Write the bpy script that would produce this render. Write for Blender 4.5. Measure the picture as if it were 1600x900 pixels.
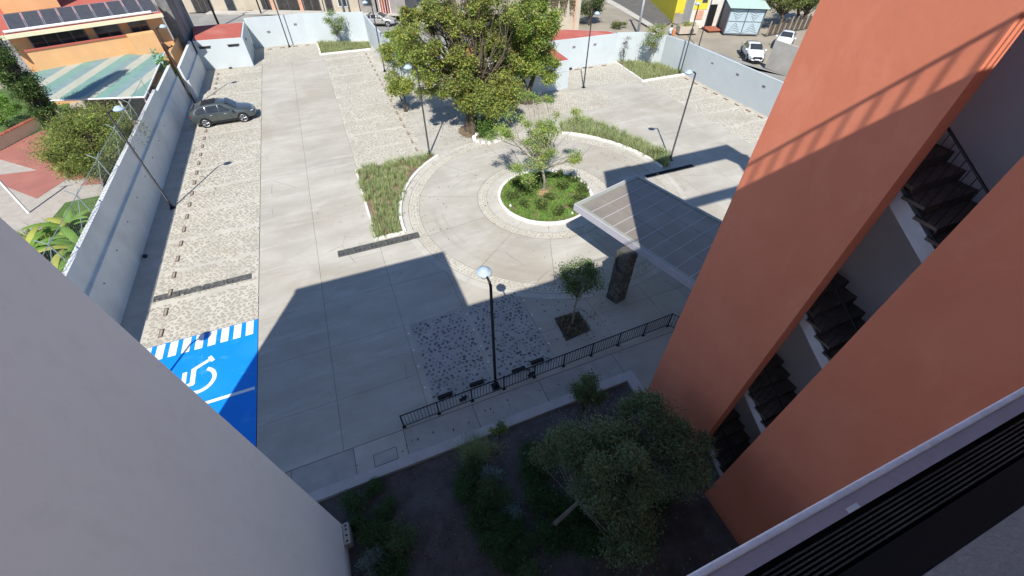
import bpy, math, random
import numpy as np
from mathutils import Matrix, Vector
R_ = random.Random(7)
rng = np.random.default_rng(7)
S = bpy.context.scene
for o in list(bpy.data.objects): bpy.data.objects.remove(o)
COL = S.collection
PI = math.pi

# ---------------------------------------------------------------- camera
cam_d = bpy.data.cameras.new('camera')
cam = bpy.data.objects.new('camera', cam_d); COL.objects.link(cam)
cam_d.sensor_width = 36; cam_d.lens = 14.707; cam_d.clip_start = 0.02; cam_d.clip_end = 2000
ax_r = Vector((0.92438742, -0.38145003, 0.00194102))
ax_d = Vector((-0.2709201, -0.66009971, -0.70062164))
ax_f = Vector((0.26853342, 0.64711996, -0.71353035))
cam.matrix_world = Matrix(((ax_r.x, -ax_d.x, -ax_f.x, 0), (ax_r.y, -ax_d.y, -ax_f.y, 0), (ax_r.z, -ax_d.z, -ax_f.z, 15.0), (0, 0, 0, 1)))
S.camera = cam
# ---------------------------------------------------------------- world, sun, exposure
SUN_EL = math.radians(49)
SUN_DIR = Vector((0.442 * math.cos(SUN_EL), 0.897 * math.cos(SUN_EL), -math.sin(SUN_EL))).normalized()
W = bpy.data.worlds.new('World'); S.world = W; W.use_nodes = True
wn = W.node_tree; wn.nodes.clear()
sky = wn.nodes.new('ShaderNodeTexSky'); sky.sky_type = 'NISHITA'; sky.sun_disc = False
sky.sun_elevation = SUN_EL; sky.sun_rotation = math.atan2(-0.442, -0.897)
sky.altitude = 1800; sky.air_density = 1.0; sky.dust_density = 0.1; sky.ozone_density = 4.0
bg = wn.nodes.new('ShaderNodeBackground'); bg.inputs[1].default_value = 0.125
wo = wn.nodes.new('ShaderNodeOutputWorld')
wn.links.new(sky.outputs[0], bg.inputs[0]); wn.links.new(bg.outputs[0], wo.inputs[0])
sd = bpy.data.lights.new('sun', 'SUN'); sd.energy = 4.6; sd.angle = math.radians(0.5); sd.color = (1.0, 0.965, 0.90)
sun = bpy.data.objects.new('sun', sd); COL.objects.link(sun)
sun.rotation_euler = SUN_DIR.to_track_quat('-Z', 'Y').to_euler(); sun.location = (-20, -40, 60)
S.view_settings.view_transform = 'Standard'; S.view_settings.look = 'None'
S.view_settings.exposure = 0.5; S.view_settings.gamma = 1
S.render.engine = 'CYCLES'
S.cycles.max_bounces = 6; S.cycles.diffuse_bounces = 4

# ---------------------------------------------------------------- materials
def mat(name, c1, c2=None, scale=2.0, rough=0.85, bump=0.0, bscale=None, metal=0.0, c3=None, s3=0.3, a3=0.5, stretch=(1, 1, 1), spec=0.3, objrand=0.0, detail=6.0, trans=0.0, coat=0.0):
    m = bpy.data.materials.new(name); m.use_nodes = True
    nt = m.node_tree; b = nt.nodes['Principled BSDF']
    b.inputs['Roughness'].default_value = rough; b.inputs['Metallic'].default_value = metal
    b.inputs['Specular IOR Level'].default_value = spec
    if coat: b.inputs['Coat Weight'].default_value = coat; b.inputs['Coat Roughness'].default_value = 0.05
    tc = nt.nodes.new('ShaderNodeTexCoord'); mp = nt.nodes.new('ShaderNodeMapping')
    nt.links.new(tc.outputs['Object'], mp.inputs[0]); mp.inputs['Scale'].default_value = stretch
    out = None
    if c2 is None: c2 = tuple(v * 0.85 for v in c1)
    n = nt.nodes.new('ShaderNodeTexNoise'); n.inputs['Scale'].default_value = scale; n.inputs['Detail'].default_value = detail; n.inputs['Roughness'].default_value = 0.62
    nt.links.new(mp.outputs[0], n.inputs['Vector'])
    rp = nt.nodes.new('ShaderNodeMapRange'); rp.inputs[1].default_value = 0.32; rp.inputs[2].default_value = 0.68
    nt.links.new(n.outputs[0], rp.inputs[0])
    mx = nt.nodes.new('ShaderNodeMix'); mx.data_type = 'RGBA'
    mx.inputs[6].default_value = (*c1, 1); mx.inputs[7].default_value = (*c2, 1)
    nt.links.new(rp.outputs[0], mx.inputs[0]); out = mx.outputs[2]
    if c3 is not None:
        n3 = nt.nodes.new('ShaderNodeTexNoise'); n3.inputs['Scale'].default_value = s3; n3.inputs['Detail'].default_value = 5
        nt.links.new(tc.outputs['Object'], n3.inputs['Vector'])
        r3 = nt.nodes.new('ShaderNodeMapRange'); r3.inputs[1].default_value = 0.5; r3.inputs[2].default_value = 0.75; r3.inputs[4].default_value = a3
        nt.links.new(n3.outputs[0], r3.inputs[0])
        m3 = nt.nodes.new('ShaderNodeMix'); m3.data_type = 'RGBA'; m3.inputs[7].default_value = (*c3, 1)
        nt.links.new(r3.outputs[0], m3.inputs[0]); nt.links.new(out, m3.inputs[6]); out = m3.outputs[2]
    if objrand:
        oi = nt.nodes.new('ShaderNodeObjectInfo'); hr = nt.nodes.new('ShaderNodeMapRange')
        hr.inputs[3].default_value = 1 - objrand; hr.inputs[4].default_value = 1 + objrand
        nt.links.new(oi.outputs['Random'], hr.inputs[0])
        hv = nt.nodes.new('ShaderNodeHueSaturation'); nt.links.new(hr.outputs[0], hv.inputs['Value']); nt.links.new(out, hv.inputs['Color']); out = hv.outputs[0]
    nt.links.new(out, b.inputs['Base Color'])
    if bump:
        bn = nt.nodes.new('ShaderNodeTexNoise'); bn.inputs['Scale'].default_value = bscale or scale * 8; bn.inputs['Detail'].default_value = 4
        nt.links.new(tc.outputs['Object'], bn.inputs['Vector'])
        bp = nt.nodes.new('ShaderNodeBump'); bp.inputs['Strength'].default_value = bump; bp.inputs['Distance'].default_value = 0.02
        nt.links.new(bn.outputs[0], bp.inputs['Height']); nt.links.new(bp.outputs[0], b.inputs['Normal'])
    if trans:
        tr = nt.nodes.new('ShaderNodeBsdfTranslucent'); nt.links.new(out, tr.inputs[0])
        ms = nt.nodes.new('ShaderNodeMixShader'); ms.inputs[0].default_value = trans
        o = nt.nodes['Material Output']
        nt.links.new(b.outputs[0], ms.inputs[1]); nt.links.new(tr.outputs[0], ms.inputs[2]); nt.links.new(ms.outputs[0], o.inputs[0])
    return m

M = {}
M['dirt'] = mat('dusty_ground', (.36, .31, .24), (.27, .23, .18), .35, .95, .3, 5, c3=(.2, .19, .15), s3=.08)
M['street'] = mat('worn_street', (.30, .29, .265), (.21, .205, .195), .5, .9, .2, 20, c3=(.36, .33, .28), s3=.15)
M['asphalt'] = mat('asphalt', (.10, .095, .09), (.14, .13, .12), .8, .9, .3, 40)
M['conc'] = mat('broom_concrete', (.47, .44, .385), (.375, .35, .30), .55, .85, .25, 30, stretch=(.55, 1.6, 1), c3=(.31, .285, .245), s3=.22, a3=.65, objrand=.035, detail=9)
def stain(m, col, scale, lo, hi, amt, stretch=(1, 1, 1), w=0.0):
    nt = m.node_tree; b = nt.nodes['Principled BSDF']; src = b.inputs['Base Color'].links[0].from_socket
    tc = nt.nodes.new('ShaderNodeTexCoord'); mp = nt.nodes.new('ShaderNodeMapping'); mp.inputs['Scale'].default_value = stretch; mp.inputs['Location'].default_value = (w, w * 2, 0)
    n = nt.nodes.new('ShaderNodeTexNoise'); n.inputs['Scale'].default_value = scale; n.inputs['Detail'].default_value = 7; n.inputs['Roughness'].default_value = .68; n.inputs['Distortion'].default_value = .4
    nt.links.new(tc.outputs['Object'], mp.inputs[0]); nt.links.new(mp.outputs[0], n.inputs['Vector'])
    r3 = nt.nodes.new('ShaderNodeMapRange'); r3.inputs[1].default_value = lo; r3.inputs[2].default_value = hi; r3.inputs[4].default_value = amt; nt.links.new(n.outputs[0], r3.inputs[0])
    m3 = nt.nodes.new('ShaderNodeMix'); m3.data_type = 'RGBA'; m3.inputs[7].default_value = (*col, 1)
    nt.links.new(r3.outputs[0], m3.inputs[0]); nt.links.new(src, m3.inputs[6]); nt.links.new(m3.outputs[2], b.inputs['Base Color']); return m
stain(M['conc'], (.33, .285, .22), .16, .46, .64, .55, w=3)
stain(M['conc'], (.56, .55, .52), .5, .55, .75, .6, (.4, 2.2, 1), w=9)
stain(M['conc'], (.22, .20, .175), 1.7, .62, .78, .55, w=17)
def cracks(m, scale, w, amt):
    nt = m.node_tree; b = nt.nodes['Principled BSDF']; s0 = b.inputs['Base Color'].links[0].from_socket
    tc = nt.nodes.new('ShaderNodeTexCoord'); n = nt.nodes.new('ShaderNodeTexNoise'); n.inputs['Scale'].default_value = 1.5; n.inputs['Detail'].default_value = 5
    ad = nt.nodes.new('ShaderNodeMix'); ad.data_type = 'RGBA'; ad.inputs[0].default_value = .12; nt.links.new(tc.outputs['Object'], n.inputs['Vector']); nt.links.new(tc.outputs['Object'], ad.inputs[6]); nt.links.new(n.outputs['Color'], ad.inputs[7])
    v = nt.nodes.new('ShaderNodeTexVoronoi'); v.feature = 'DISTANCE_TO_EDGE'; v.inputs['Scale'].default_value = scale; nt.links.new(ad.outputs[2], v.inputs['Vector'])
    r1 = nt.nodes.new('ShaderNodeMapRange'); r1.inputs[1].default_value = 0; r1.inputs[2].default_value = w; r1.inputs[3].default_value = 1; r1.inputs[4].default_value = 0; nt.links.new(v.outputs['Distance'], r1.inputs[0])
    n2 = nt.nodes.new('ShaderNodeTexNoise'); n2.inputs['Scale'].default_value = .35; nt.links.new(tc.outputs['Object'], n2.inputs['Vector'])
    r2 = nt.nodes.new('ShaderNodeMapRange'); r2.inputs[1].default_value = .52; r2.inputs[2].default_value = .6; r2.inputs[4].default_value = amt; nt.links.new(n2.outputs[0], r2.inputs[0])
    mm = nt.nodes.new('ShaderNodeMath'); mm.operation = 'MULTIPLY'; nt.links.new(r1.outputs[0], mm.inputs[0]); nt.links.new(r2.outputs[0], mm.inputs[1])
    mx = nt.nodes.new('ShaderNodeMix'); mx.data_type = 'RGBA'; mx.inputs[7].default_value = (.16, .15, .13, 1); nt.links.new(mm.outputs[0], mx.inputs[0]); nt.links.new(s0, mx.inputs[6]); nt.links.new(mx.outputs[2], b.inputs['Base Color'])
cracks(M['conc'], .22, .004, .6)
def ring_marks(src):
    m = src.copy(); nt = m.node_tree; b = nt.nodes['Principled BSDF']; s0 = b.inputs['Base Color'].links[0].from_socket
    tc = nt.nodes.new('ShaderNodeTexCoord'); vm = nt.nodes.new('ShaderNodeVectorMath'); vm.operation = 'DISTANCE'; vm.inputs[1].default_value = (10.75, 20.4, 0)
    cb = nt.nodes.new('ShaderNodeCombineXYZ'); n = nt.nodes.new('ShaderNodeTexNoise'); n.inputs['Scale'].default_value = 1.0; n.inputs['Detail'].default_value = 6
    n2 = nt.nodes.new('ShaderNodeTexNoise'); n2.inputs['Scale'].default_value = .28; n2.inputs['Detail'].default_value = 4
    nt.links.new(tc.outputs['Object'], vm.inputs[0]); ml = nt.nodes.new('ShaderNodeMath'); ml.operation = 'MULTIPLY'; ml.inputs[1].default_value = 2.6
    nt.links.new(vm.outputs['Value'], ml.inputs[0]); nt.links.new(ml.outputs[0], cb.inputs[0]); nt.links.new(cb.outputs[0], n.inputs['Vector']); nt.links.new(tc.outputs['Object'], n2.inputs['Vector'])
    r1 = nt.nodes.new('ShaderNodeMapRange'); r1.inputs[1].default_value = .48; r1.inputs[2].default_value = .66; nt.links.new(n.outputs[0], r1.inputs[0])
    r2 = nt.nodes.new('ShaderNodeMapRange'); r2.inputs[1].default_value = .38; r2.inputs[2].default_value = .6; r2.inputs[4].default_value = .5; nt.links.new(n2.outputs[0], r2.inputs[0])
    mm = nt.nodes.new('ShaderNodeMath'); mm.operation = 'MULTIPLY'; nt.links.new(r1.outputs[0], mm.inputs[0]); nt.links.new(r2.outputs[0], mm.inputs[1])
    mx = nt.nodes.new('ShaderNodeMix'); mx.data_type = 'RGBA'; mx.inputs[7].default_value = (.29, .265, .225, 1); nt.links.new(mm.outputs[0], mx.inputs[0]); nt.links.new(s0, mx.inputs[6]); nt.links.new(mx.outputs[2], b.inputs['Base Color'])
    return m
M['concring'] = ring_marks(M['conc'])
M['concL'] = mat('light_concrete', (.50, .475, .42), (.42, .39, .34), 1.2, .85, .2, 25, c3=(.36, .33, .28), s3=.5)
M['walk'] = mat('walkway_concrete', (.43, .405, .37), (.35, .33, .30), 1.5, .9, .35, 18, c3=(.30, .28, .25), s3=.6, objrand=.05)
M['curb'] = mat('curb_concrete', (.50, .47, .45), (.42, .39, .37), 2, .9, .3, 20)
M['joint'] = mat('joint_mortar_dark', (.13, .125, .11), (.09, .085, .08), 3, .95)
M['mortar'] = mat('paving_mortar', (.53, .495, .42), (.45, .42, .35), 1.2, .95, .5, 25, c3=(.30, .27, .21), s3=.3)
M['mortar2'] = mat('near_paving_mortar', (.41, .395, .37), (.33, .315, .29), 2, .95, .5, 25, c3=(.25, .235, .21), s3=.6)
M['stone'] = mat('river_stone', (.40, .37, .31), (.30, .275, .235), 2.5, .8, .4, 20, c3=(.42, .36, .27), s3=1.1, a3=.8)
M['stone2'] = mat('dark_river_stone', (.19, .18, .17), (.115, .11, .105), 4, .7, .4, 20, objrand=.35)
M['soil'] = mat('garden_soil', (.115, .10, .095), (.07, .06, .058), 3, .98, .9, 18, c3=(.19, .18, .185), s3=.7, detail=10)
M['soil2'] = mat('dry_bed_soil', (.22, .16, .10), (.14, .10, .07), 3, .98, .8, 15)
M['white'] = mat('white_painted_wall', (.52, .565, .575), (.48, .525, .535), .8, .8, .25, 14, c3=(.43, .465, .47), s3=.5, a3=.4)
M['kerbw'] = mat('white_kerb_paint', (.80, .78, .74), (.68, .66, .62), 3, .8, .2, 20)
M['greyw'] = mat('grey_rendered_wall', (.93, .87, .82), (.90, .84, .79), .25, .9, .15, 6, c3=(.77, .75, .73), s3=.12, a3=.6)
stain(M['greyw'], (.78, .73, .69), .35, .5, .7, .35, (1, 1, .3), w=5)
stain(M['greyw'], (.35, .32, .30), 7, .76, .8, .5, w=9)
stain(M['greyw'], (.74, .69, .65), 3.5, .5, .75, .35, (1, 1, .6), w=12)
M['bwall'] = mat('boundary_wall_render', (.66, .665, .655), (.58, .585, .575), .7, .9, .3, 12, c3=(.50, .505, .495), s3=.35, a3=.6)
M['orange'] = mat('terracotta_paint', (.755, .248, .145), (.71, .225, .128), .9, .9, .18, 6, c3=(.79, .285, .175), s3=.5, a3=.5)
stain(M['orange'], (.84, .32, .20), .9, .52, .72, .45, (1, 1.6, .7), w=4)
stain(M['orange'], (.60, .20, .12), 2.4, .58, .75, .4, (1, 1, .5), w=14)
M['orange2'] = mat('bright_orange_paint', (.60, .20, .07), (.56, .18, .06), 1.2, .85, .3, 9)
M['sgrey'] = mat('stairwell_plaster', (.62, .61, .62), (.56, .55, .57), .8, .9, .2, 10)
M['stairw'] = mat('pale_stair_edge', (.62, .63, .66), (.52, .53, .56), 3, .85, .3, 30)
M['tread'] = mat('stair_tread_stone', (.15, .12, .10), (.08, .065, .055), 3, .7, .4, 20)
M['black'] = mat('black_painted_steel', (.018, .018, .022), (.03, .028, .03), 5, .45, metal=.3)
M['blackf'] = mat('window_frame_black', (.006, .006, .007), (.010, .010, .011), 5, .75)
M['track'] = mat('window_track_aluminium', (.085, .10, .088), (.055, .066, .06), 12, .5, metal=.5)
M['sill'] = mat('white_sill_paint', (.90, .86, .92), (.80, .76, .82), 25, .8, .3, 60)
M['sillf'] = mat('sill_lilac_grey', (.46, .40, .44), (.42, .36, .40), 12, .85, .2, 60)
M['ledge'] = mat('inner_ledge_grey', (.42, .39, .37), (.35, .33, .31), 30, .9, .3, 120)
M['head'] = mat('lamp_head_metal', (.40, .48, .55), (.34, .42, .49), 3, .6)
M['glassl'] = mat('lamp_lens', (.55, .6, .62), None, 3, .2)
M['blue'] = mat('blue_parking_paint', (.004, .24, .80), (.004, .215, .74), 1.0, .55, .15, 30, c3=(.03, .32, .85), s3=.5, a3=.5)
stain(M['blue'], (.10, .38, .78), 1.3, .55, .72, .6, w=2)
stain(M['blue'], (.20, .30, .42), 3.5, .66, .74, .6, w=8)
M['linep'] = mat('white_line_paint', (.82, .82, .82), (.72, .72, .72), 3, .7, .1, 30)
M['rust'] = mat('rusty_red_steel', (.25, .16, .13), (.17, .11, .09), 6, .7)
M['stopc'] = mat('wheel_stop_concrete', (.35, .31, .26), (.28, .25, .2), 4, .9)
M['stopb'] = mat('black_rubber_stop', (.02, .02, .022), None, 4, .8)
M['grate'] = mat('drain_grate_steel', (.22, .22, .21), (.06, .06, .06), 6, .7, metal=.4)
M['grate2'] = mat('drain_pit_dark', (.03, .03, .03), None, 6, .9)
M['canopy'] = mat('canopy_sheet', (.25, .215, .175), (.21, .18, .145), 1.0, .3, .03, 3, c3=(.36, .32, .27), s3=.7, a3=.35, spec=.5)
M['canopyf'] = mat('canopy_fascia', (.48, .46, .50), (.44, .42, .46), 1.5, .6)
M['flash'] = mat('canopy_flashing', (.33, .34, .29), (.27, .28, .24), 2, .5)
M['lava'] = mat('stacked_lava_stone', (.16, .145, .12), (.07, .065, .055), 5, .95, .9, 14, objrand=.3)
M['redroof'] = mat('red_waterproof_roof', (.44, .115, .085), (.38, .10, .075), .6, .85, .2, 8, c3=(.52, .24, .19), s3=.35, a3=.6)
M['hwall'] = mat('house_orange_wall', (.72, .42, .20), (.66, .37, .17), .8, .9, .2, 8, c3=(.55, .32, .17), s3=.6)
M['cream'] = mat('cream_trim', (.75, .70, .48), (.68, .62, .42), 2, .8)
M['glass'] = mat('dark_window_glass', (.02, .024, .028), (.05, .055, .06), .8, .08, spec=.6)
M['solar'] = mat('solar_cell', (.055, .055, .065), (.075, .075, .08), 3, .2, spec=.6)
M['alu'] = mat('aluminium', (.62, .64, .66), None, 3, .4, metal=.6)
M['teal'] = mat('teal_roof_sheet', (.22, .36, .30), (.18, .30, .26), 1.4, .6, .15, 8, c3=(.24, .40, .34), s3=.5)
M['creamr'] = mat('cream_roof_sheet', (.47, .47, .385), (.40, .40, .33), 1.4, .6, .15, 8)
M['moss'] = mat('stained_grey_plaster', (.30, .30, .295), (.12, .125, .115), .9, .95, .4, 8, stretch=(1, 1, .35), c3=(.06, .06, .06), s3=.5, a3=.8)
M['brick'] = mat('red_brick', (.36, .12, .07), (.27, .09, .055), 6, .9, .3, 20, objrand=.2)
M['tan'] = mat('tan_facade', (.50, .43, .33), (.42, .36, .28), 1, .9, .2, 8)
M['pink'] = mat('salmon_pillar', (.60, .33, .22), (.52, .28, .19), 2, .85)
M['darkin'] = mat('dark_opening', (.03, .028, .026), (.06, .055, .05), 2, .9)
M['greyfac'] = mat('grey_facade', (.33, .30, .27), (.25, .23, .21), 1.5, .9)
M['yellow'] = mat('yellow_wall', (.72, .58, .04), (.64, .50, .05), 1.5, .85)
M['whitec'] = mat('white_panel', (.66, .64, .58), (.55, .52, .46), 2, .85)
M['gateb'] = mat('pale_blue_gate_sheet', (.42, .50, .53), (.36, .44, .47), 3, .5)
M['gatef'] = mat('dark_gate_frame', (.16, .18, .20), None, 3, .6)
M['greenc'] = mat('pale_green_corrugated', (.46, .58, .50), (.40, .52, .45), 3, .5)
M['pole'] = mat('galvanised_pole', (.55, .56, .55), (.45, .46, .46), 2, .6)
M['bark'] = mat('tree_bark', (.12, .09, .065), (.07, .055, .04), 4, .95, .8, 12, stretch=(1, 1, .3))
M['barkl'] = mat('pale_bark', (.30, .26, .21), (.20, .17, .14), 4, .95, .5, 12, stretch=(1, 1, .3))
def leaf(n, c, k=.75, tr=.35): return mat(n, c, tuple(v * k for v in c), .8, .6, 0, trans=tr, spec=.25)
M['lf1'] = leaf('leaf_mid_green', (.28, .36, .08)); M['lf2'] = leaf('leaf_dark_green', (.13, .19, .05))
M['lf3'] = leaf('leaf_yellow_green', (.48, .50, .11)); M['lf4'] = leaf('leaf_olive', (.22, .22, .085))
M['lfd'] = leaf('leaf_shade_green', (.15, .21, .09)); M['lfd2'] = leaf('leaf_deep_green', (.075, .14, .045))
M['lfg'] = leaf('leaf_bright_green', (.16, .36, .05)); M['lfs'] = leaf('leaf_silver_blue', (.26, .35, .33))
M['lfb'] = leaf('leaf_banana', (.19, .33, .06)); M['lfr'] = leaf('leaf_reddish', (.17, .10, .06)); M['lfo'] = leaf('leaf_dry_orange', (.30, .17, .04))
M['gr1'] = leaf('grass_green', (.44, .54, .25)); M['gr2'] = leaf('grass_dry', (.48, .41, .24)); M['gr3'] = leaf('grass_deep', (.24, .35, .12))
M['lfh'] = leaf('leaf_pale_shade_green', (.25, .32, .18))
M['straw'] = mat('straw_mulch', (.42, .30, .15), (.28, .19, .09), 5, .95, .5, 30)
M['carp'] = mat('car_paint_grey_green', (.10, .115, .115), (.095, .11, .11), 1, .3, metal=.5, coat=.8)
M['carw'] = mat('car_paint_white', (.75, .76, .75), None, 1, .3, coat=.6)
M['cars'] = mat('car_paint_champagne', (.52, .50, .45), None, 1, .3, metal=.4, coat=.6)
M['card'] = mat('car_paint_dark_blue', (.05, .06, .08), None, 1, .3, metal=.4, coat=.6)
M['tyre'] = mat('tyre_rubber', (.015, .015, .016), None, 4, .85)
M['rim'] = mat('alloy_rim', (.55, .55, .56), None, 4, .35, metal=.8)
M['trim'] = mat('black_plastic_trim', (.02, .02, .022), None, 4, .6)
M['lampw'] = mat('headlight_glass', (.6, .62, .65), None, 3, .15)
M['lampr'] = mat('tail_light_red', (.30, .02, .02), None, 3, .2)
M['skin'] = mat('skin', (.36, .21, .14), None, 4, .6)
M['shirt'] = mat('pale_blue_cloth', (.55, .68, .74), None, 4, .9)
M['jean'] = mat('dark_cloth', (.05, .06, .09), None, 4, .9)
M['hair'] = mat('black_hair', (.012, .011, .01), None, 9, .6)
M['orangecl'] = mat('orange_cloth', (.62, .24, .10), None, 4, .8)
M['lawn'] = mat('lawn_ground', (.10, .16, .04), (.06, .11, .03), 3, .95, .6, 20)
M['rednb'] = mat('red_painted_floor', (.36, .145, .115), (.30, .12, .095), .8, .85, .2, 8, c3=(.48, .2, .15), s3=.6)
M['paverg'] = mat('grey_patio_paving', (.42, .38, .33), (.34, .30, .26), 2, .9, .3, 12)
M['wire'] = mat('galvanised_wire', (.34, .40, .38), None, 3, .6, metal=.3)
M['coil'] = mat('weathered_barbed_wire', (.10, .10, .10), None, 3, .7, metal=.3)

# ---------------------------------------------------------------- helpers
def link(o, parent=None):
    COL.objects.link(o)
    if parent is not None: o.parent = parent
    return o
def tag(o, label, cat=None, group=None, kind=None):
    if label: o['label'] = label
    if cat: o['category'] = cat
    if group: o['group'] = group
    if kind: o['kind'] = kind
    return o
def thing(name, label, cat, loc=(0, 0, 0), rz=0, group=None):
    o = bpy.data.objects.new(name, None); o.empty_display_size = .2; COL.objects.link(o)
    o.location = loc; o.rotation_euler = (0, 0, rz)
    return tag(o, label, cat, group)
class MB:
    def __init__(s): s.v = []; s.f = []; s.m = []
    def add(s, vs, fs, mi=0):
        b = len(s.v); s.v += [tuple(v) for v in vs]; s.f += [tuple(i + b for i in f) for f in fs]; s.m += [mi] * len(fs); return s
    def box(s, x0, x1, y0, y1, z0, z1, mi=0, rz=0, c=(0, 0)):
        vs = [(x, y, z) for z in (z0, z1) for y in (y0, y1) for x in (x0, x1)]
        if rz or c != (0, 0):
            ca, sa = math.cos(rz), math.sin(rz); vs = [(c[0] + x * ca - y * sa, c[1] + x * sa + y * ca, z) for x, y, z in vs]
        return s.add(vs, [(0, 2, 3, 1), (4, 5, 7, 6), (0, 1, 5, 4), (2, 6, 7, 3), (0, 4, 6, 2), (1, 3, 7, 5)], mi)
    def prism(s, poly, z0, z1, mi=0):
        n = len(poly); a = sum(poly[i][0] * poly[(i + 1) % n][1] - poly[(i + 1) % n][0] * poly[i][1] for i in range(n))
        if a < 0: poly = poly[::-1]
        vs = [(x, y, z0) for x, y in poly] + [(x, y, z1) for x, y in poly]
        return s.add(vs, [tuple(range(n))[::-1], tuple(range(n, 2 * n))] + [(i, (i + 1) % n, n + (i + 1) % n, n + i) for i in range(n)], mi)
    def tube(s, pts, rs, n=6, mi=0, cap=True):
        pts = [Vector(p) for p in pts]
        if not hasattr(rs, '__len__'): rs = [rs] * len(pts)
        rings = []
        for i, p in enumerate(pts):
            d = (pts[min(i + 1, len(pts) - 1)] - pts[max(i - 1, 0)]).normalized()
            a = d.cross(Vector((0, 0, 1)) if abs(d.z) < .9 else Vector((1, 0, 0))).normalized(); b = d.cross(a)
            rings.append([p + (a * math.cos(t) + b * math.sin(t)) * rs[i] for t in [2 * PI * k / n for k in range(n)]])
        vs = [v for r in rings for v in r]; fs = []
        for i in range(len(pts) - 1):
            for k in range(n): fs.append((i * n + k, i * n + (k + 1) % n, (i + 1) * n + (k + 1) % n, (i + 1) * n + k))
        if cap: fs += [tuple(range(n))[::-1], tuple((len(pts) - 1) * n + k for k in range(n))]
        return s.add(vs, fs, mi)
    def lathe(s, prof, n=16, c=(0, 0, 0), sx=1, sy=1, mi=0):
        vs = []; fs = []
        for r, z in prof: vs += [(c[0] + r * sx * math.cos(2 * PI * k / n), c[1] + r * sy * math.sin(2 * PI * k / n), c[2] + z) for k in range(n)]
        for i in range(len(prof) - 1):
            for k in range(n): fs.append((i * n + k, i * n + (k + 1) % n, (i + 1) * n + (k + 1) % n, (i + 1) * n + k))
        fs += [tuple(range(n))[::-1], tuple((len(prof) - 1) * n + k for k in range(n))]
        return s.add(vs, fs, mi)
    def quad(s, a, b, c, d, mi=0): return s.add([a, b, c, d], [(0, 1, 2, 3)], mi)
    def mesh(s, name, mats, smooth=False):
        me = bpy.data.meshes.new(name); me.from_pydata(s.v, [], s.f)
        for m in (mats if isinstance(mats, (list, tuple)) else [mats]): me.materials.append(M[m] if isinstance(m, str) else m)
        if len(set(s.m)) > 1 or (s.m and s.m[0]): me.polygons.foreach_set('material_index', s.m)
        if smooth: me.polygons.foreach_set('use_smooth', [True] * len(s.f))
        me.update(); return me
    def obj(s, name, mats, parent=None, smooth=False, kind=None):
        o = bpy.data.objects.new(name, s.mesh(name, mats, smooth)); link(o, parent)
        if kind: o['kind'] = kind
        return o
def bevel(o, w=.02, seg=2):
    b = o.modifiers.new('bevel', 'BEVEL'); b.width = w; b.segments = seg; b.limit_method = 'ANGLE'; return o
def copy_tree(src, loc, rz, label, first=False):
    r = src if first else src.copy()
    if not first: COL.objects.link(r)
    r.location = loc; r.rotation_euler = (0, 0, rz); r['label'] = label
    if not first:
        for c in src.children:
            d = c.copy(); COL.objects.link(d); d.parent = r
            for e in c.children:
                g = e.copy(); COL.objects.link(g); g.parent = d
    return r
ORD = ['first', 'second', 'third', 'fourth', 'fifth', 'sixth', 'seventh', 'eighth', 'ninth', 'tenth', 'eleventh', 'twelfth', 'thirteenth', 'fourteenth', 'fifteenth', 'sixteenth', 'seventeenth', 'eighteenth', 'nineteenth', 'twentieth', 'twenty-first', 'twenty-second', 'twenty-third', 'twenty-fourth', 'twenty-fifth', 'twenty-sixth', 'twenty-seventh', 'twenty-eighth']

# ---------------------------------------------------------------- ground sheets
def sheet(name, poly, z, m, kind='structure', parent=None, thick=None):
    b = MB()
    if thick: b.prism(poly, z - thick, z)
    else:
        n = len(poly); a = sum(poly[i][0] * poly[(i + 1) % n][1] - poly[(i + 1) % n][0] * poly[i][1] for i in range(n))
        if a < 0: poly = poly[::-1]
        b.add([(x, y, z) for x, y in poly], [tuple(range(n))])
    return b.obj(name, m, parent, kind=kind)
def rect(x0, x1, y0, y1): return [(x0, y0), (x1, y0), (x1, y1), (x0, y1)]
sheet('ground', rect(-600, 600, -600, 600), -.20, 'dirt')
sheet('street', [(-40, 60.5), (33.5, 60.5), (5.7, 44), (8, 44), (28.4, 41.4), (33.5, 35), (33.6, -30), (42, -30), (42.6, 30.5), (41, 43), (39.5, 47.5), (34, 51.5), (26, 57), (8, 71), (-13, 80), (-40, 90)], -.03, 'street')
sheet('garden_lot', [(5.9, 45), (28.6, 41), (28.6, 42), (38, 48), (24, 60), (5.9, 60.6)], -.025, 'street')
# ground under garden: bumpy soil
gb = MB(); nx, ny = 60, 40
hv = rng.random((ny + 1, nx + 1))
vs = []
for j in range(ny + 1):
    for i in range(nx + 1):
        x = -6.5 + 14.8 * i / nx; y = -.2 + 7.1 * j / ny
        vs.append((x, y, -.15 + .03 * hv[j, i] + .025 * math.sin(x * 2.1) * math.cos(y * 1.7)))
gb.add(vs, [(j * (nx + 1) + i, j * (nx + 1) + i + 1, (j + 1) * (nx + 1) + i + 1, (j + 1) * (nx + 1) + i) for j in range(ny) for i in range(nx)])
gb.obj('garden_soil', 'soil', smooth=True, kind='structure')
# soil clods and pebbles
b = MB()
for _ in range(2600):
    x = R_.uniform(-3.3, 7.9); y = R_.uniform(0, 6.8); r = R_.uniform(.008, .028)
    vs = [(x + r * math.cos(t) * R_.uniform(.7, 1.2), y + r * math.sin(t) * R_.uniform(.7, 1.2), -.13) for t in (0, 1.3, 2.5, 3.8, 5)] + [(x, y, -.115 + r * .8)]
    b.add(vs, [(i, (i + 1) % 5, 5) for i in range(5)], 1 if R_.random() < .12 else 0)
b.obj('soil_clods', ['soil', 'walk'], kind='stuff')

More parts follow.
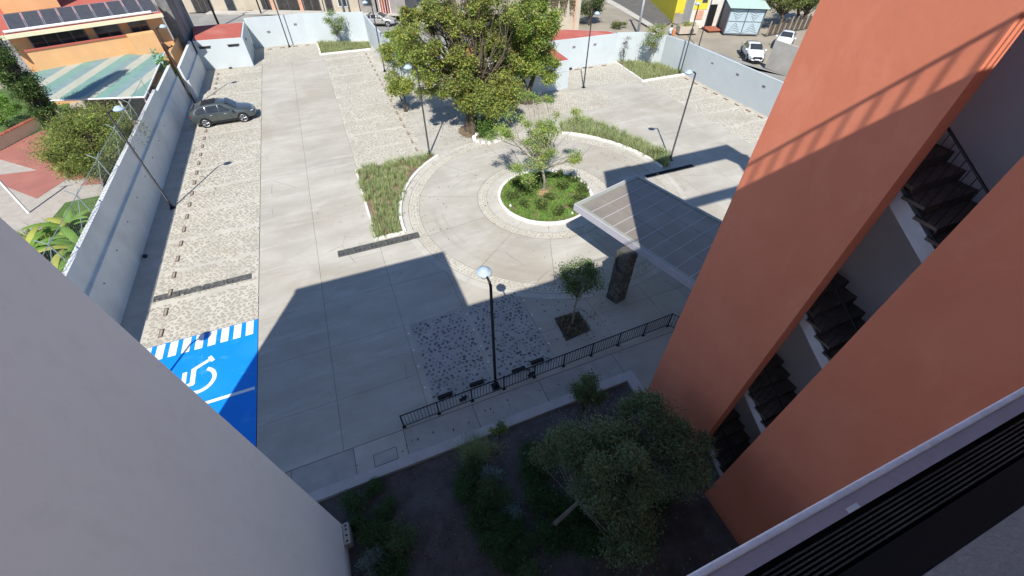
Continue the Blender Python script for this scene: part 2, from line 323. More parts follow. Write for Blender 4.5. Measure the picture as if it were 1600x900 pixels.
# ---------------------------------------------------------------- plaza slabs
plaza = sheet('plaza', [(-12, 7.32), (34, 7.32), (34, 61), (-12, 61)], -.028, 'joint')
def in_skip(x0, x1, y0, y1):
    cov = [(-10.9, -6.1, 6.9, 54), (.05, 5.05, 28.4, 55), (-6.1, 0, 54.2, 60), (28.2, 33.3, 21, 34.9)]
    return any(x0 >= a - .05 and x1 <= b_ + .05 and y0 >= c - .05 and y1 <= d + .05 for a, b_, c, d in cov)
ys = [8.25, 10.45, 13.25, 16.1, 18.95, 21.8, 24.62, 27.55, 30.4, 33.2, 36.1, 38.9, 41.8, 44.6, 47.5, 50.3, 53.1, 56.0, 58.9, 60.9]
xs = [-12, -10.9, -6.1, -3.17, .08, 2.95, 5.75, 8.7, 11.6, 14.5, 17.4, 20.3, 23.2, 26.1, 28.9, 33.9]
ns = 0
for i in range(len(xs) - 1):
    for j in range(len(ys) - 1):
        x0, x1, y0, y1 = xs[i], xs[i + 1], ys[j], ys[j + 1]
        if in_skip(x0, x1, y0, y1) and i in (1, 4, 5): 
            if i == 1: continue
        if i >= 5 and y0 > 44 and x0 > 5.9: continue
        g = .0065
        MB().box(x0 + g, x1 - g, y0 + g, y1 - g, -.03, R_.uniform(-.0012, .0012)).obj('concrete_slab', 'conc', plaza); ns += 1
sheet('wall_foot_gutter', rect(-12, -10.95, 6, 54), .004, 'walk')
sheet('gutter_edge_strip', rect(-10.98, -10.86, 15, 53.5), .008, 'concL')
# walkway + kerb along the garden
wk = thing('garden_walkway', None, None); wk['kind'] = 'structure'
for a, b_, mm in ((-12, -4.97, 'walk'), (-4.95, -2.85, 'walk'), (-2.83, -1.02, 'concL'), (-1.0, 1.72, 'walk'), (1.74, 4.6, 'walk'), (4.62, 8.1, 'walk'), (8.12, 12.5, 'conc'), (12.52, 20, 'conc'), (20.02, 34, 'conc')):
    o = MB().box(a, b_, 7.22 if b_ < 8.11 else 5.7, 8.235, -.16, -.004 + R_.uniform(-.001, .001)).obj('walkway_slab', mm, wk)
kb = thing('garden_kerb', None, None); kb['kind'] = 'structure'
x = -12
while x < 7.9:
    x2 = min(x + 1.5, 8.0); MB().box(x, x2 - .004, 6.84, 7.21, -.2, .018 + R_.uniform(-.002, .002)).obj('kerb_block', 'curb', kb); x = x2
o = MB().box(8.0, 8.45, 5.75, 7.21, -.2, .016).obj('kerb_block', 'curb', kb)
mh = thing('inspection_cover', 'square concrete inspection cover set in the walkway by the garden kerb', 'manhole cover', (-1.8, 7.45, 0))
MB().box(-.42, .42, -.23, .25, -.01, .006).obj('cover_frame', 'joint', mh); MB().box(-.40, .40, -.21, .23, -.01, .009).obj('cover_plate', 'walk', mh)

# ---------------------------------------------------------------- stones
def stone_mesh(m, k, R=R_):
    n = 7; vs = []; ph = R.uniform(0, 6)
    rad = [R.uniform(.75, 1.12) for _ in range(n)]; el = R.uniform(.62, .95)
    for q, z in ((1, 0.0), (.86, .75), (.5, 1.0)):
        for i in range(n):
            t = ph + 2 * PI * i / n; vs.append((q * rad[i] * math.cos(t), q * rad[i] * el * math.sin(t), z))
    fs = [(i, (i + 1) % n, n + (i + 1) % n, n + i) for i in range(n)] + [(n + i, n + (i + 1) % n, 2 * n + (i + 1) % n, 2 * n + i) for i in range(n)] + [tuple(range(2 * n, 3 * n))]
    return vs, fs
STN = [stone_mesh(None, k) for k in range(10)]
def smesh(mn):
    out = []
    for vs, fs in STN:
        b = MB(); b.add(vs, fs); out.append(b.mesh('stone', mn, True))
    return out
SM = {k: smesh(k) for k in ('stone', 'stone2')}
def inpoly(p, poly):
    x, y = p; c = False; n = len(poly)
    for i in range(n):
        (x1, y1), (x2, y2) = poly[i], poly[(i + 1) % n]
        if (y1 > y) != (y2 > y) and x < (x2 - x1) * (y - y1) / (y2 - y1) + x1: c = not c
    return c
def pave(name, poly, pitch, size, mn='stone', mortar='mortar', z=.006, single=0, gaps=(), test=None, fill=1.0):
    root = sheet(name, poly, z, mortar)
    xs_ = [p[0] for p in poly]; ys_ = [p[1] for p in poly]
    pts = []; row = 0; y = min(ys_) + pitch * .5
    while y < max(ys_):
        x = min(xs_) + pitch * (.5 if row % 2 else 1.0)
        while x < max(xs_):
            px, py = x + R_.uniform(-.26, .26) * pitch, y + R_.uniform(-.26, .26) * pitch
            if inpoly((px, py), poly) and all(abs(py - g) > pitch * .45 + .06 for g in gaps) and (test is None or test(px, py)) and R_.random() < fill: pts.append((px, py))
            x += pitch
        y += pitch * .87; row += 1
    pts.sort(key=lambda p: p[0] ** 2 * .5 + p[1] ** 2)
    rest = MB()
    for i, (px, py) in enumerate(pts):
        s = R_.uniform(*size) * .5; a = R_.uniform(0, 6.28); h = R_.uniform(.010, .022); k = R_.randrange(10)
        if i < single:
            o = bpy.data.objects.new('stone', SM[mn][k]); o.location = (px, py, z - .002); o.rotation_euler = (0, 0, a); o.scale = (s, s, h); link(o, root)
        else:
            ca, sa = math.cos(a) * s, math.sin(a) * s; vs, fs = STN[k]
            vs = vs[7:]; n = 7
            rest.add([(px + vx * ca * 1.1 - vy * sa * 1.1, py + vx * sa * 1.1 + vy * ca * 1.1, z - .001 + (vz - .55) * h * 2) for vx, vy, vz in vs], [(i2, (i2 + 1) % n, n + (i2 + 1) % n, n + i2) for i2 in range(n)] + [tuple(range(n, 2 * n))])
    if rest.v:
        rest.obj('small_stones', mn, root, smooth=True, kind='stuff')
    return root
yl = [19.0 + .0, 21.4, 24.15, 26.95, 29.75, 32.5, 35.3, 38.1, 40.9, 43.7, 46.5, 49.3, 52.1]
leftbay = pave('left_parking_bays', rect(-10.86, -6.12, 16.26, 53.6), .215, (.185, .255), single=300, gaps=yl + [19.5], fill=.97)
for y in yl[1:]: MB().box(-10.85, -6.13, y - .08, y + .08, 0, .013).obj('bay_divider', 'concL', leftbay)
ym = [31.1, 33.8, 36.5, 39.3, 42.1, 44.9, 47.7, 50.5, 53.3]
midbay = pave('middle_parking_bays', rect(.1, 5.05, 28.35, 54.9), .215, (.17, .245), single=200, gaps=ym, fill=.95)
for y in ym: MB().box(.11, 5.04, y - .08, y + .08, 0, .013).obj('bay_divider', 'concL', midbay)
backbay = pave('back_parking_bays', rect(-6.1, -.2, 54.3, 59.6), .21, (.17, .25), single=60)
MB().box(-3.24, -3.08, 54.3, 59.6, 0, .013).obj('bay_divider', 'concL', backbay)
yr = [32.1, 29.3, 26.5, 23.8]
rightbay = pave('right_parking_bays', rect(28.3, 32.9, 21, 34.7), .22, (.17, .25), single=150, gaps=yr)
for y in yr: MB().box(28.3, 32.9, y - .08, y + .08, 0, .013).obj('bay_divider', 'concL', rightbay)
pave('corner_parking_bays', [(21.6, 36.3), (28.0, 35.0), (28.5, 40.5), (23.3, 40.5), (21.3, 40.2)], .23, (.17, .25), single=80)
pave('bays_under_tree', [(16.3, 31.6), (22.4, 30.6), (23.6, 34.6), (17.6, 35.6)], .23, (.17, .25), single=60)
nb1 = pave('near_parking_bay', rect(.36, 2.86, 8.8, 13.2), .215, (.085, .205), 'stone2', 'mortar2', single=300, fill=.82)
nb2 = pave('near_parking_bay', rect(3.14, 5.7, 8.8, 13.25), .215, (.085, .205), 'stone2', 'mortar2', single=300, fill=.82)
# small white marker studs beside the near bays
def studs(lst):
    ref = [((2.9 + .1, y), 'between the near stone bays') for y in (12.8, 11.8, 10.8, 9.9)] + [((5.84, y), 'right of the near bays') for y in (12.6, 11.6, 10.7, 9.8)] + [((.2, y), 'left of the near bays') for y in (12.7, 11.7, 10.8, 9.7)]
    for i, ((x, y), w) in enumerate(ref):
        o = MB().lathe([(.045, 0), (.04, .012), (.02, .018)], 8).obj('marker_stud', 'linep'); o.location = (x, y, .004)
        tag(o, 'small white marker stud, %s towards the railing, %s' % (ORD[i % 4], w), 'marker stud', 'white marker studs along the near stone bays')
studs(None)

# ---------------------------------------------------------------- roundabout
CX, CY = 10.75, 20.4
def arc(r, a0, a1, n=24): return [(CX + r * math.cos(a0 + (a1 - a0) * i / n), CY + r * math.sin(a0 + (a1 - a0) * i / n)) for i in range(n + 1)]
def ringpoly(r0, r1, a0=0, a1=2 * PI, n=72): return arc(r1, a0, a1, n) + arc(r0, a1, a0, n)
def ringmesh(r0, r1, z0, z1, n=72, a0=0, a1=2 * PI):
    b = MB(); A = arc(r0, a0, a1, n); B = arc(r1, a0, a1, n); k = n + 1
    vs = [(x, y, z1) for x, y in A] + [(x, y, z1) for x, y in B] + [(x, y, z0) for x, y in A] + [(x, y, z0) for x, y in B]; fs = []
    for i in range(n):
        fs += [(i, k + i, k + i + 1, i + 1), (2 * k + i, i, i + 1, 2 * k + i + 1), (k + i, 3 * k + i, 3 * k + i + 1, k + i + 1)]
    if a1 - a0 < 6.2: fs += [(0, 2 * k, 3 * k, k), (n, k + n, 3 * k + n, 2 * k + n)]
    return b.add(vs, fs)
circ = ringmesh(2.9, 9.0, -.02, .004, 96).obj('roundabout', 'joint', kind='structure')
for i in range(12):
    a0 = math.radians(8 + 30 * i); da = math.radians(30)
    ringmesh(4.32, 7.98, 0, .008, 12, a0 + .0016, a0 + da - .0016).obj('curved_slab', 'concring', circ)
    ringmesh(3.06, 3.74, 0, .0085, 10, a0, a0 + da - .004).obj('inner_curb_slab', 'concL', circ)
    ringmesh(8.62, 9.0, 0, .0085, 10, a0, a0 + da - .0015).obj('outer_curb_slab', 'concL', circ)
def ring_stones(name, r0, r1, single):
    root = ringmesh(r0, r1, 0, .007, 96).obj(name, 'mortar', kind='structure'); rest = MB(); pts = []
    r = r0 + .1
    while r < r1 - .03:
        n = int(2 * PI * r / .2)
        for i in range(n): pts.append((r + R_.uniform(-.04, .04), 2 * PI * (i + R_.uniform(-.3, .3)) / n))
        r += .17
    pts = [(CX + r * math.cos(a), CY + r * math.sin(a)) for r, a in pts]; pts.sort(key=lambda p: p[1])
    for i, (px, py) in enumerate(pts):
        s = R_.uniform(.06, .1); a = R_.uniform(0, 6.28); h = R_.uniform(.01, .02); k = R_.randrange(10)
        if i < single:
            o = bpy.data.objects.new('stone', SM['stone'][k]); o.location = (px, py, .005); o.rotation_euler = (0, 0, a); o.scale = (s, s, h); link(o, root)
        else:
            ca, sa = math.cos(a) * s, math.sin(a) * s; vs, fs = STN[k]; vs = vs[7:]; n = 7
            rest.add([(px + vx * ca - vy * sa, py + vx * sa + vy * ca, .006 + (vz - .55) * h * 2) for vx, vy, vz in vs], [(i2, (i2 + 1) % n, n + (i2 + 1) % n, n + i2) for i2 in range(n)] + [tuple(range(n, 2 * n))])
    rest.obj('small_stones', 'stone', root, smooth=True, kind='stuff')
ring_stones('inner_stone_ring', 3.76, 4.3, 150); ring_stones('outer_stone_ring', 8.0, 8.6, 200)
isl = thing('roundabout_island', 'round white kerbed planting island in the middle of the roundabout', 'planting island', (0, 0, 0))
o = ringmesh(2.86, 3.05, -.02, .14, 72).obj('kerb', 'kerbw', isl); bevel(o, .02)
b = MB(); b.add([(CX, CY, .13)] + [(x, y, .09) for x, y in arc(2.87, 0, 2 * PI, 48)[:-1]], [(0, 1 + i, 1 + (i + 1) % 48) for i in range(48)]); b.obj('soil', 'soil2', isl)

# tuft / leaf helpers ------------------------------------------------------
def quads(name, V, mi, mats, parent=None, kind=None):
    n = len(V); me = bpy.data.meshes.new(name)
    k = V.shape[1]
    me.vertices.add(n * k); me.vertices.foreach_set('co', V.reshape(-1).astype(np.float32))
    me.loops.add(n * k); me.loops.foreach_set('vertex_index', np.arange(n * k, dtype=np.int32))
    me.polygons.add(n); me.polygons.foreach_set('loop_start', np.arange(0, n * k, k, dtype=np.int32))
    me.polygons.foreach_set('material_index', np.asarray(mi, dtype=np.int32))
    for m in mats: me.materials.append(M[m])
    me.update(calc_edges=True); me.validate()
    o = bpy.data.objects.new(name, me); link(o, parent)
    if kind: o['kind'] = kind
    return o
def unit(v): return v / np.maximum(np.linalg.norm(v, axis=1, keepdims=True), 1e-6)
def leaves(P, size, asp=.5, droop=0.0, nz=0.35):
    n = len(P); u = unit(rng.normal(size=(n, 3)) * [1, 1, .6] + [0, 0, -droop]); w = rng.normal(size=(n, 3)) * [.8, .8, .8]; w[:, 2] += 0
    nn = unit(rng.normal(size=(n, 3)) + [0, 0, nz * 3]); v = unit(np.cross(nn, u))
    s = size * rng.uniform(.6, 1.3, (n, 1))
    return np.stack([P - u * s * .5, P + v * s * asp * .5, P + u * s * .5, P - v * s * asp * .5], 1)
def blades(P, h, w, spread=.5):
    n = len(P); a = rng.uniform(0, 2 * PI, n); d = np.stack([np.cos(a), np.sin(a), np.zeros(n)], 1); p = np.stack([-np.sin(a), np.cos(a), np.zeros(n)], 1)
    hh = h * rng.uniform(.55, 1.2, (n, 1)); sp = hh * spread * rng.uniform(.2, 1.3, (n, 1))
    tip = P + d * sp + np.array([[0, 0, 1]]) * hh
    return np.stack([P - p * w, P + p * w, tip + p * w * .15, tip - p * w * .15], 1)
def grass(name, label, cat, pts, h, w, per, mats, probs, tuft=.07, spread=.5, kind='stuff', parent=None):
    C = np.repeat(np.array(pts, float), per, 0); n = len(C); C[:, :2] += rng.normal(0, tuft, (n, 2))
    hs = np.repeat(rng.uniform(.6, 1.15, len(pts)), per)[:, None]
    V = blades(C, h, w, spread); V[:, 2:, :] = V[:, :2, :][:, ::-1] + (V[:, 2:, :] - V[:, :2, :][:, ::-1]) * hs[:, None]
    o = quads(name, V, rng.choice(len(mats), n, p=probs), mats, parent, kind)
    if label: tag(o, label, cat)
    return o
def scatter(poly, pitch, z, jit=.35, test=None):
    xs_ = [p[0] for p in poly]; ys_ = [p[1] for p in poly]; out = []; y = min(ys_)
    while y < max(ys_):
        x = min(xs_)
        while x < max(xs_):
            p = (x + R_.uniform(-jit, jit) * pitch, y + R_.uniform(-jit, jit) * pitch)
            if inpoly(p, poly) and (test is None or test(*p)): out.append((p[0], p[1], z))
            x += pitch
        y += pitch
    return out
def clumps_ball(c, r, n, flat=.8):
    d = unit(rng.normal(size=(n, 3))); rr = rng.uniform(.35, 1, (n, 1)) ** .5
    return np.array(c) + d * rr * np.array(r if hasattr(r, '__len__') else (r, r, r * flat))
def bush(name, label, cat, loc, r, h, n, mats, probs, lsize=.07, group=None, asp=.5, upright=False):
    t = thing(name, label, cat, loc, 0, group)
    b = MB()
    for k in range(5):
        a = k * 1.26 + R_.uniform(-.3, .3); b.tube([(0, 0, -.03), (r * .3 * math.cos(a), r * .3 * math.sin(a), h * .4), (r * .6 * math.cos(a), r * .6 * math.sin(a), h * .75)], [.014, .01, .005], 4)
    b.obj('stem', 'bark', t)
    k = max(5, int(8 * r / .4)); CC = clumps_ball((0, 0, h * .55), (r * .72, r * .72, h * .36), k)
    P = np.concatenate([CC[i] + rng.normal(0, 1, (n // k, 3)) * [r * .25, r * .25, h * .16] for i in range(k)]); P[:, 2] = np.clip(P[:, 2], .02, h * 1.15)
    quads('foliage', leaves(P, lsize, asp), rng.choice(len(mats), len(P), p=probs), mats, t)
    return t
def tree(name, label, cat, base, ell, ncl, clr, nl, lsize, mats, probs, tr, split, bark='bark', twist=.25, group=None, asp=.45, droop=0, nz=.35, trunks=1, limb_r=.35, gnarly=0, crown_name='crown'):
    """ell: list of ((cx,cy,cz),(rx,ry,rz),weight) in local coordinates"""
    t = thing(name, label, cat, base, 0, group)
    ws = np.array([e[2] for e in ell], float); ws /= ws.sum(); C = []
    for e, w in zip(ell, ws):
        k = max(1, int(round(ncl * w))); d = unit(rng.normal(size=(k, 3))); rr = rng.uniform(.3, 1, (k, 1)) ** .45
        C.append(np.array(e[0]) + d * rr * np.array(e[1]))
    C = np.concatenate(C)
    b = MB(); cz = np.mean(C, 0)
    tops = []
    for q in range(trunks):
        a = q * 2.4; off = Vector((math.cos(a), math.sin(a), 0)) * (tr * 1.2 if trunks > 1 else 0)
        top = Vector((cz[0] * .35, cz[1] * .35, split)) + off * 2.5
        mid = Vector((off.x + R_.uniform(-tr, tr) * .6, off.y + R_.uniform(-tr, tr) * .6, split * .5))
        b.tube([off + Vector((0, 0, -.1)), off + Vector((0, 0, .12)), mid, top], [tr * 1.5, tr * 1.1, tr * .9, tr * .75], 9); tops.append(top)
    b.obj('trunk', bark, t, smooth=True)
    b = MB()
    for i, c in enumerate(C):
        top = tops[i % len(tops)]; c = Vector(c); mid = top.lerp(c, .5) + Vector((R_.uniform(-1, 1), R_.uniform(-1, 1), R_.uniform(.1, .8))) * twist * (c - top).length * .5
        r0 = tr * limb_r
        b.tube([top + Vector((0, 0, -tr)), mid, c], [r0, r0 * .6, r0 * .22], 5)
        for _ in range(2 + gnarly):
            e = c + Vector((R_.gauss(0, 1), R_.gauss(0, 1), R_.gauss(.1, .8))) * clr * .8
            b.tube([mid.lerp(c, R_.uniform(.3, .9)), e], [r0 * .3, r0 * .08], 3)
    b.obj('branches', bark, t)
    per = nl // len(C); P = []; MI = []
    for c in C:
        s = clr * R_.uniform(.6, 1.25); k = int(per * R_.uniform(.6, 1.4))
        d = np.clip(rng.normal(0, .52, (k, 3)), -1.5, 1.5) * s * np.array([1, 1, .7])
        P.append(np.array(c) + d); pr = np.array(probs) * rng.uniform(.3, 1.7, len(probs)); pr /= pr.sum(); MI.append(rng.choice(len(mats), k, p=pr))
    quads(crown_name, leaves(np.concatenate(P), lsize, asp, droop, nz), np.concatenate(MI), mats, t)
    return t

# roundabout island planting
pts = scatter([(x, y) for x, y in arc(2.8, 0, 2 * PI, 32)], .11, .1, test=lambda x, y: math.hypot(x - CX, y - CY) > .45 and (math.sin(x * 3.1 + 1) * math.cos(y * 2.7) > -.86))
grass('ground_cover', 'low bright green ground cover filling the round island', 'ground cover', pts, .13, .02, 9, ['lfg', 'lf1', 'gr3'], [.5, .3, .2], .05, 1.2)
b = MB(); b.lathe([(.5, 0), (.34, .05), (.1, .07)], 18, (CX + .05, CY + .35, .1)); tag(b.obj('straw_mulch', 'straw'), 'tan straw mulch ring round the island tree trunk', 'mulch', kind='stuff')
k = 0
where = ['beside the canopy corner', 'right of the trunk', 'behind the trunk', 'at the far left rim', 'left of the trunk', 'at the left rim', 'by the near left rim', 'near the front rim', 'at the front rim', 'before the trunk', 'right of the front', 'between trunk and canopy', 'at the far rim', 'at the far right rim']
for (dx, dy, r) in [(2.4, -.55, .42), (1.35, .3, .4), (.5, 1.7, .38), (-1.1, 2.0, .36), (-1.35, .9, .34), (-2.1, .35, .36), (-1.8, -.7, .3), (-.8, -1.2, .42), (-.2, -2.1, .4), (.0, -.55, .32), (1.0, -2.1, .36), (1.75, -1.35, .38), (1.7, 1.6, .36), (2.4, .7, .33)]:
    bush('island_shrub', 'small dark rounded shrub on the round island, ' + where[k], 'shrub', (CX + dx, CY + dy, .1), r * 1.15, r * 1.45, 900, ['lf2', 'lfd2', 'lf1', 'lfr'], [.4, .3, .2, .1], .09, 'shrubs on the roundabout island'); k += 1
o = MB().lathe([(.07, 0), (.07, .1), (.04, .16)], 8).obj('garden_light', 'linep'); o.location = (CX - 2.55, CY - .35, .1); tag(o, 'small white garden light at the left rim of the round island', 'garden light', 'white garden lights on the island')
o = o.copy(); COL.objects.link(o); o.location = (CX + .6, CY - 2.5, .1); o['label'] = 'small white garden light at the front rim of the round island'
tree('feathery_tree', 'tall sparse feathery tree growing from the round island', 'tree', (CX + .1, CY + .45, .1),
     [((-1.6, 1.2, 3.7), (1.7, 1.6, .8), 4), ((1.6, 1.5, 3.9), (1.5, 1.2, .9), 3), ((0, .4, 3.0), (.8, .8, 1.0), 3), ((-1.7, -1.2, 2.6), (1.2, 1, .6), 2), ((1.5, -.5, 2.0), (.9, .8, .5), 1.2), ((.7, 2.8, 5.0), (1.4, 1.0, .5), 1.5)],
     52, .40, 15000, .12, ['lfg', 'lf1', 'lf3', 'gr1'], [.2, .35, .25, .2], .10, 1.5, 'barkl', .25, asp=.35, nz=.6, limb_r=.4)

# left planting bed with grass
bed = thing('grass_bed', 'grass planting bed with curved white kerb left of the roundabout', 'planting bed')
aL = math.atan2(20.1 - CY, 1.66 - CX); A0 = PI + .03; A1 = PI - math.asin((28.05 - CY) / 9.15)
carc = arc(9.12, A1, A0, 20)
poly = [(0.06, 28.3), (5.3, 28.3)] + carc + [(.06, 20.12)]
sheet('soil', poly, .035, 'soil2', kind=None, parent=bed)
o = ringmesh(9.02, 9.2, -.02, .13, 24, A1 - .0, A0).obj('kerb', 'kerbw', bed)
MB().box(.0, 1.62, 20.0, 20.15, 0, .13).obj('kerb', 'kerbw', bed); MB().box(-.06, .06, 20.0, 28.35, 0, .05).obj('kerb', 'kerbw', bed)
rows = scatter(poly, .40, .04, .22, test=lambda x, y: R_.random() < .9 - .35 * (math.sin(x * 2.3) * math.sin(y * 1.7) > .45))
grass('ornamental_grass', 'clumps of green ornamental grass in rows in the left bed', 'grass', rows, .44, .014, 60, ['gr1', 'gr3', 'gr2', 'lf1'], [.55, .12, .23, .10], .085, .7)
# crescent planter right
bed2 = thing('grass_bed', 'crescent grass bed with white kerb between roundabout and right driveway', 'planting bed')
a0, a1 = math.radians(1), math.radians(56)
inn = arc(9.12, a0, a1, 20); outer = [(16.3, 29.2), (18.4, 29.9), (19.5, 27.6), (20.6, 24.6), (21.3, 21.6), (20.4, 20.55)]
poly = inn + outer
sheet('soil', poly, .05, 'soil2', kind=None, parent=bed2)
ringmesh(9.02, 9.2, -.02, .13, 24, a0, a1).obj('kerb', 'kerbw', bed2)
for p, q in zip(outer[1:-1], outer[2:]):
    MB().tube([(p[0], p[1], .05), (q[0], q[1], .05)], .05, 4).obj('kerb', 'kerbw', bed2)
grass('ornamental_grass', 'tall green ornamental grass clumps in the crescent bed', 'grass', scatter(poly, .30, .05, .35), .5, .015, 40, ['gr1', 'gr3', 'gr2'], [.6, .15, .25], .08, .65)
bush('lavender_shrub', 'grey-leaved shrub at the near end of the crescent bed by the lamp', 'shrub', (20.4, 21.9, .05), .5, .7, 900, ['lf2', 'gr1', 'lfr'], [.4, .4, .2], .1)
# corner beds
def bedstraight(label, poly, kerbs, gl, h=.35):
    t = thing('corner_bed', label, 'planting bed'); sheet('soil', poly, .05, 'soil2', kind=None, parent=t)
    for (x0, y0), (x1, y1) in kerbs:
        d = Vector((x1 - x0, y1 - y0, 0)); L_ = d.length; MB().box(0, L_, -.08, .08, -.02, .15, rz=math.atan2(d.y, d.x), c=(x0, y0)).obj('kerb', 'kerbw', t)
    grass('bed_grass', gl, 'grass', scatter(poly, .3, .05, .4), h, .02, 20, ['gr1', 'gr3', 'gr2', 'lf1'], [.35, .2, .35, .1], .1, .6)
bedstraight('white kerbed corner bed at the far end of the middle bays', [(-.1, 55.1), (5.2, 54.95), (5.5, 57.2), (-.05, 59.9)], [((-.15, 55), (5.25, 54.85)), ((-.15, 55), (-.12, 59.8))], 'mixed grass in the far corner bed below the white wall')
bedstraight('white kerbed corner bed beside the right boundary wall', [(28.75, 40.6), (28.3, 35.0), (33.3, 35.0), (32.6, 38.3), (31, 39.9)], [((28.7, 40.7), (28.22, 34.85)), ((28.22, 34.85), (33.4, 34.85))], 'mixed dry grass in the corner bed by the right boundary wall')
tree('young_tree', 'young leafy tree casting shade on the far white wall', 'tree', (2.2, 58.0, 0), [((0, 0, 2.3), (1.1, .8, 1.2), 1)], 16, .45, 3000, .13, ['lf1', 'lf2', 'gr1'], [.4, .4, .2], .06, 1.0, 'barkl')
tree('young_tree', 'young light green tree in the bed by the right wall', 'tree', (31.3, 38.1, 0), [((0, .2, 2.8), (.9, .8, 1.3), 1)], 15, .42, 2600, .13, ['lf1', 'gr1', 'lfo'], [.5, .35, .15], .055, 1.2, 'barkl')
tree('sapling', 'thin purplish sapling against the white wall corner', 'tree', (29.2, 39.9, 0), [((0, 0, 1.6), (.45, .4, 1.0), 1)], 9, .25, 500, .10, ['lfr', 'lf4'], [.7, .3], .03, .6, 'bark')

# right planting pit + drains
def drain(label, x0, x1, y0, y1, n, rz=0, m='grate'):
    t = thing('drain_grate', label, 'drain', ((x0 + x1) / 2, (y0 + y1) / 2, 0), rz)
    w, h = (x1 - x0) / 2, (y1 - y0) / 2
    MB().box(-w, w, -h, h, -.02, .010).obj('pit', 'grate2', t)
    f = MB(); f.box(-w, w, -h, -h + .05, 0, .022); f.box(-w, w, h - .05, h, 0, .022); f.box(-w, -w + .05, -h + .05, h - .05, 0, .022); f.box(w - .05, w, -h + .05, h - .05, 0, .022); f.obj('frame', 'grate', t)
    L_ = (2 * w - .1) / n
    g = MB()
    for k in range(16): yy = -h + .07 + (2 * h - .14) * k / 15; g.box(.02, L_ - .02, yy - .006, yy + .006, 0, .018)
    nn = int(L_ / .05)
    for k in range(nn + 1): g.box(.02 + (L_ - .04) * k / nn - .004, .02 + (L_ - .04) * k / nn + .004, -h + .06, h - .06, 0, .015)
    me = g.mesh('grating', m)
    for i in range(n):
        o = bpy.data.objects.new('grating', me); o.location = (-w + .05 + L_ * i, 0, 0); link(o, t)
    return t
drain('long steel drain grate crossing the left stone bays', -10.85, -6.45, 19.28, 19.72, 4)
drain('steel drain grate in front of the left grass bed', -2.15, 2.35, 19.3, 19.85, 5)
drain('black drain grate beside the crescent bed and canopy', 18.1, 22.1, 19.75, 20.15, 4, m='blackf')

# blue accessible bay
bl = thing('accessible_bay_marking', 'blue painted accessible parking bay with white wheelchair symbol', 'parking marking')
MB().box(-10.85, -6.12, 6.95, 16.24, 0, .0065).obj('blue_paint', 'blue', bl)
x = -10.72
k = 0
while x < -6.3:
    MB().add([(x, 15.36, .011), (x + .31, 15.36, .011), (x + .33, 16.22, .011), (x + .02, 16.22, .011)], [(0, 1, 2, 3)]).obj('white_stripe', 'linep', bl); x += .512
MB().box(-10.6, -6.2, 12.24, 12.38, 0, .011).obj('white_line', 'linep', bl)
sy = MB(); zz = .011
def strip(pts, w):
    for (x0, y0), (x1, y1) in zip(pts[:-1], pts[1:]):
        d = Vector((x1 - x0, y1 - y0, 0)).normalized(); p = Vector((-d.y, d.x, 0)) * w / 2; e = d * w * .0
        a_ = Vector((x0, y0, zz)); b_ = Vector((x1, y1, zz)); sy.quad(a_ - p - e, b_ - p + e, b_ + p + e, a_ + p - e)
cx_, cy_ = -8.33, 13.56
pa = [(cx_ + .58 * math.cos(t), cy_ + .58 * math.sin(t)) for t in [math.radians(62 - 11 * i) for i in range(25)]]
for i in range(len(pa) - 1):
    w = .15; (x0, y0), (x1, y1) = pa[i], pa[i + 1]
    f = lambda x, y, s: (cx_ + (x - cx_) * (1 + s), cy_ + (y - cy_) * (1 + s), zz)
    sy.quad(f(x0, y0, -.14), f(x1, y1, -.14), f(x1, y1, .14), f(x0, y0, .14))
strip([(-8.57, 13.44), (-8.57, 14.26)], .19); zz = .0115
strip([(-8.64, 14.20), (-7.92, 14.58)], .16); zz = .012
strip([(-8.02, 14.72), (-7.86, 14.42)], .15); zz = .0125
strip([(-8.9, 13.40), (-8.9, 14.2)], .17); zz = .013
strip([(-9.3, 13.47), (-8.5, 13.47)], .16)
strip([(-9.9, 13.47), (-9.3, 13.47)], .3)
sy.lathe([(.22, 0), (.22, .0005)], 16, (-10.15, 13.47, .0125))
sy.obj('wheelchair_symbol', 'linep', bl)

# wheel stops
def stop_proto(kind):
    t = thing('wheel_stop', 'x', 'wheel stop')
    if kind == 'rust':
        MB().box(-.075, .075, -.26, .26, 0, .03).obj('pad', 'stopc', t)
        f = MB(); f.box(.065, .09, -.27, .27, 0, .07); f.box(-.09, -.075, -.27, .27, 0, .05); f.box(-.075, .055, .24, .27, 0, .07); f.box(-.075, .055, -.27, -.24, 0, .07); f.obj('steel_frame', 'rust', t)
    else:
        o = MB().box(-.30, .30, -.08, .08, 0, .10).obj('rubber_block', 'stopb', t); bevel(o, .02)
        MB().box(-.26, .26, -.03, .03, .10, .106).obj('top_strip', 'trim', t)
    return t
p = stop_proto('rust'); p.scale = (.85, .9, .8); used = False; n = 0
for k in range(27):
    y = 16.95 + 1.37 * k
    if 39.0 < y < 41.2: continue
    copy_tree(p, (-10.15 + .0 * k, y, .01), R_.uniform(-.04, .04), 'rusty wheel stop in the row along the grey boundary wall, %s from the blue bay' % ORD[n], not used); used = True; n += 1
p['group'] = 'wheel stops of the left bays'
for k in range(18):
    y = 29.6 + 1.40 * k
    copy_tree(p, (4.55, y, .01), R_.uniform(-.04, .04), 'rusty wheel stop at the right edge of the middle bays, %s from the grass bed' % ORD[k])['group'] = 'wheel stops of the middle bays'
for k in range(9):
    copy_tree(p, (32.62, 33.8 - 1.36 * k, .01), PI + R_.uniform(-.04, .04), 'rusty wheel stop below the right white wall, %s from the corner bed' % ORD[k])['group'] = 'wheel stops of the right bays'
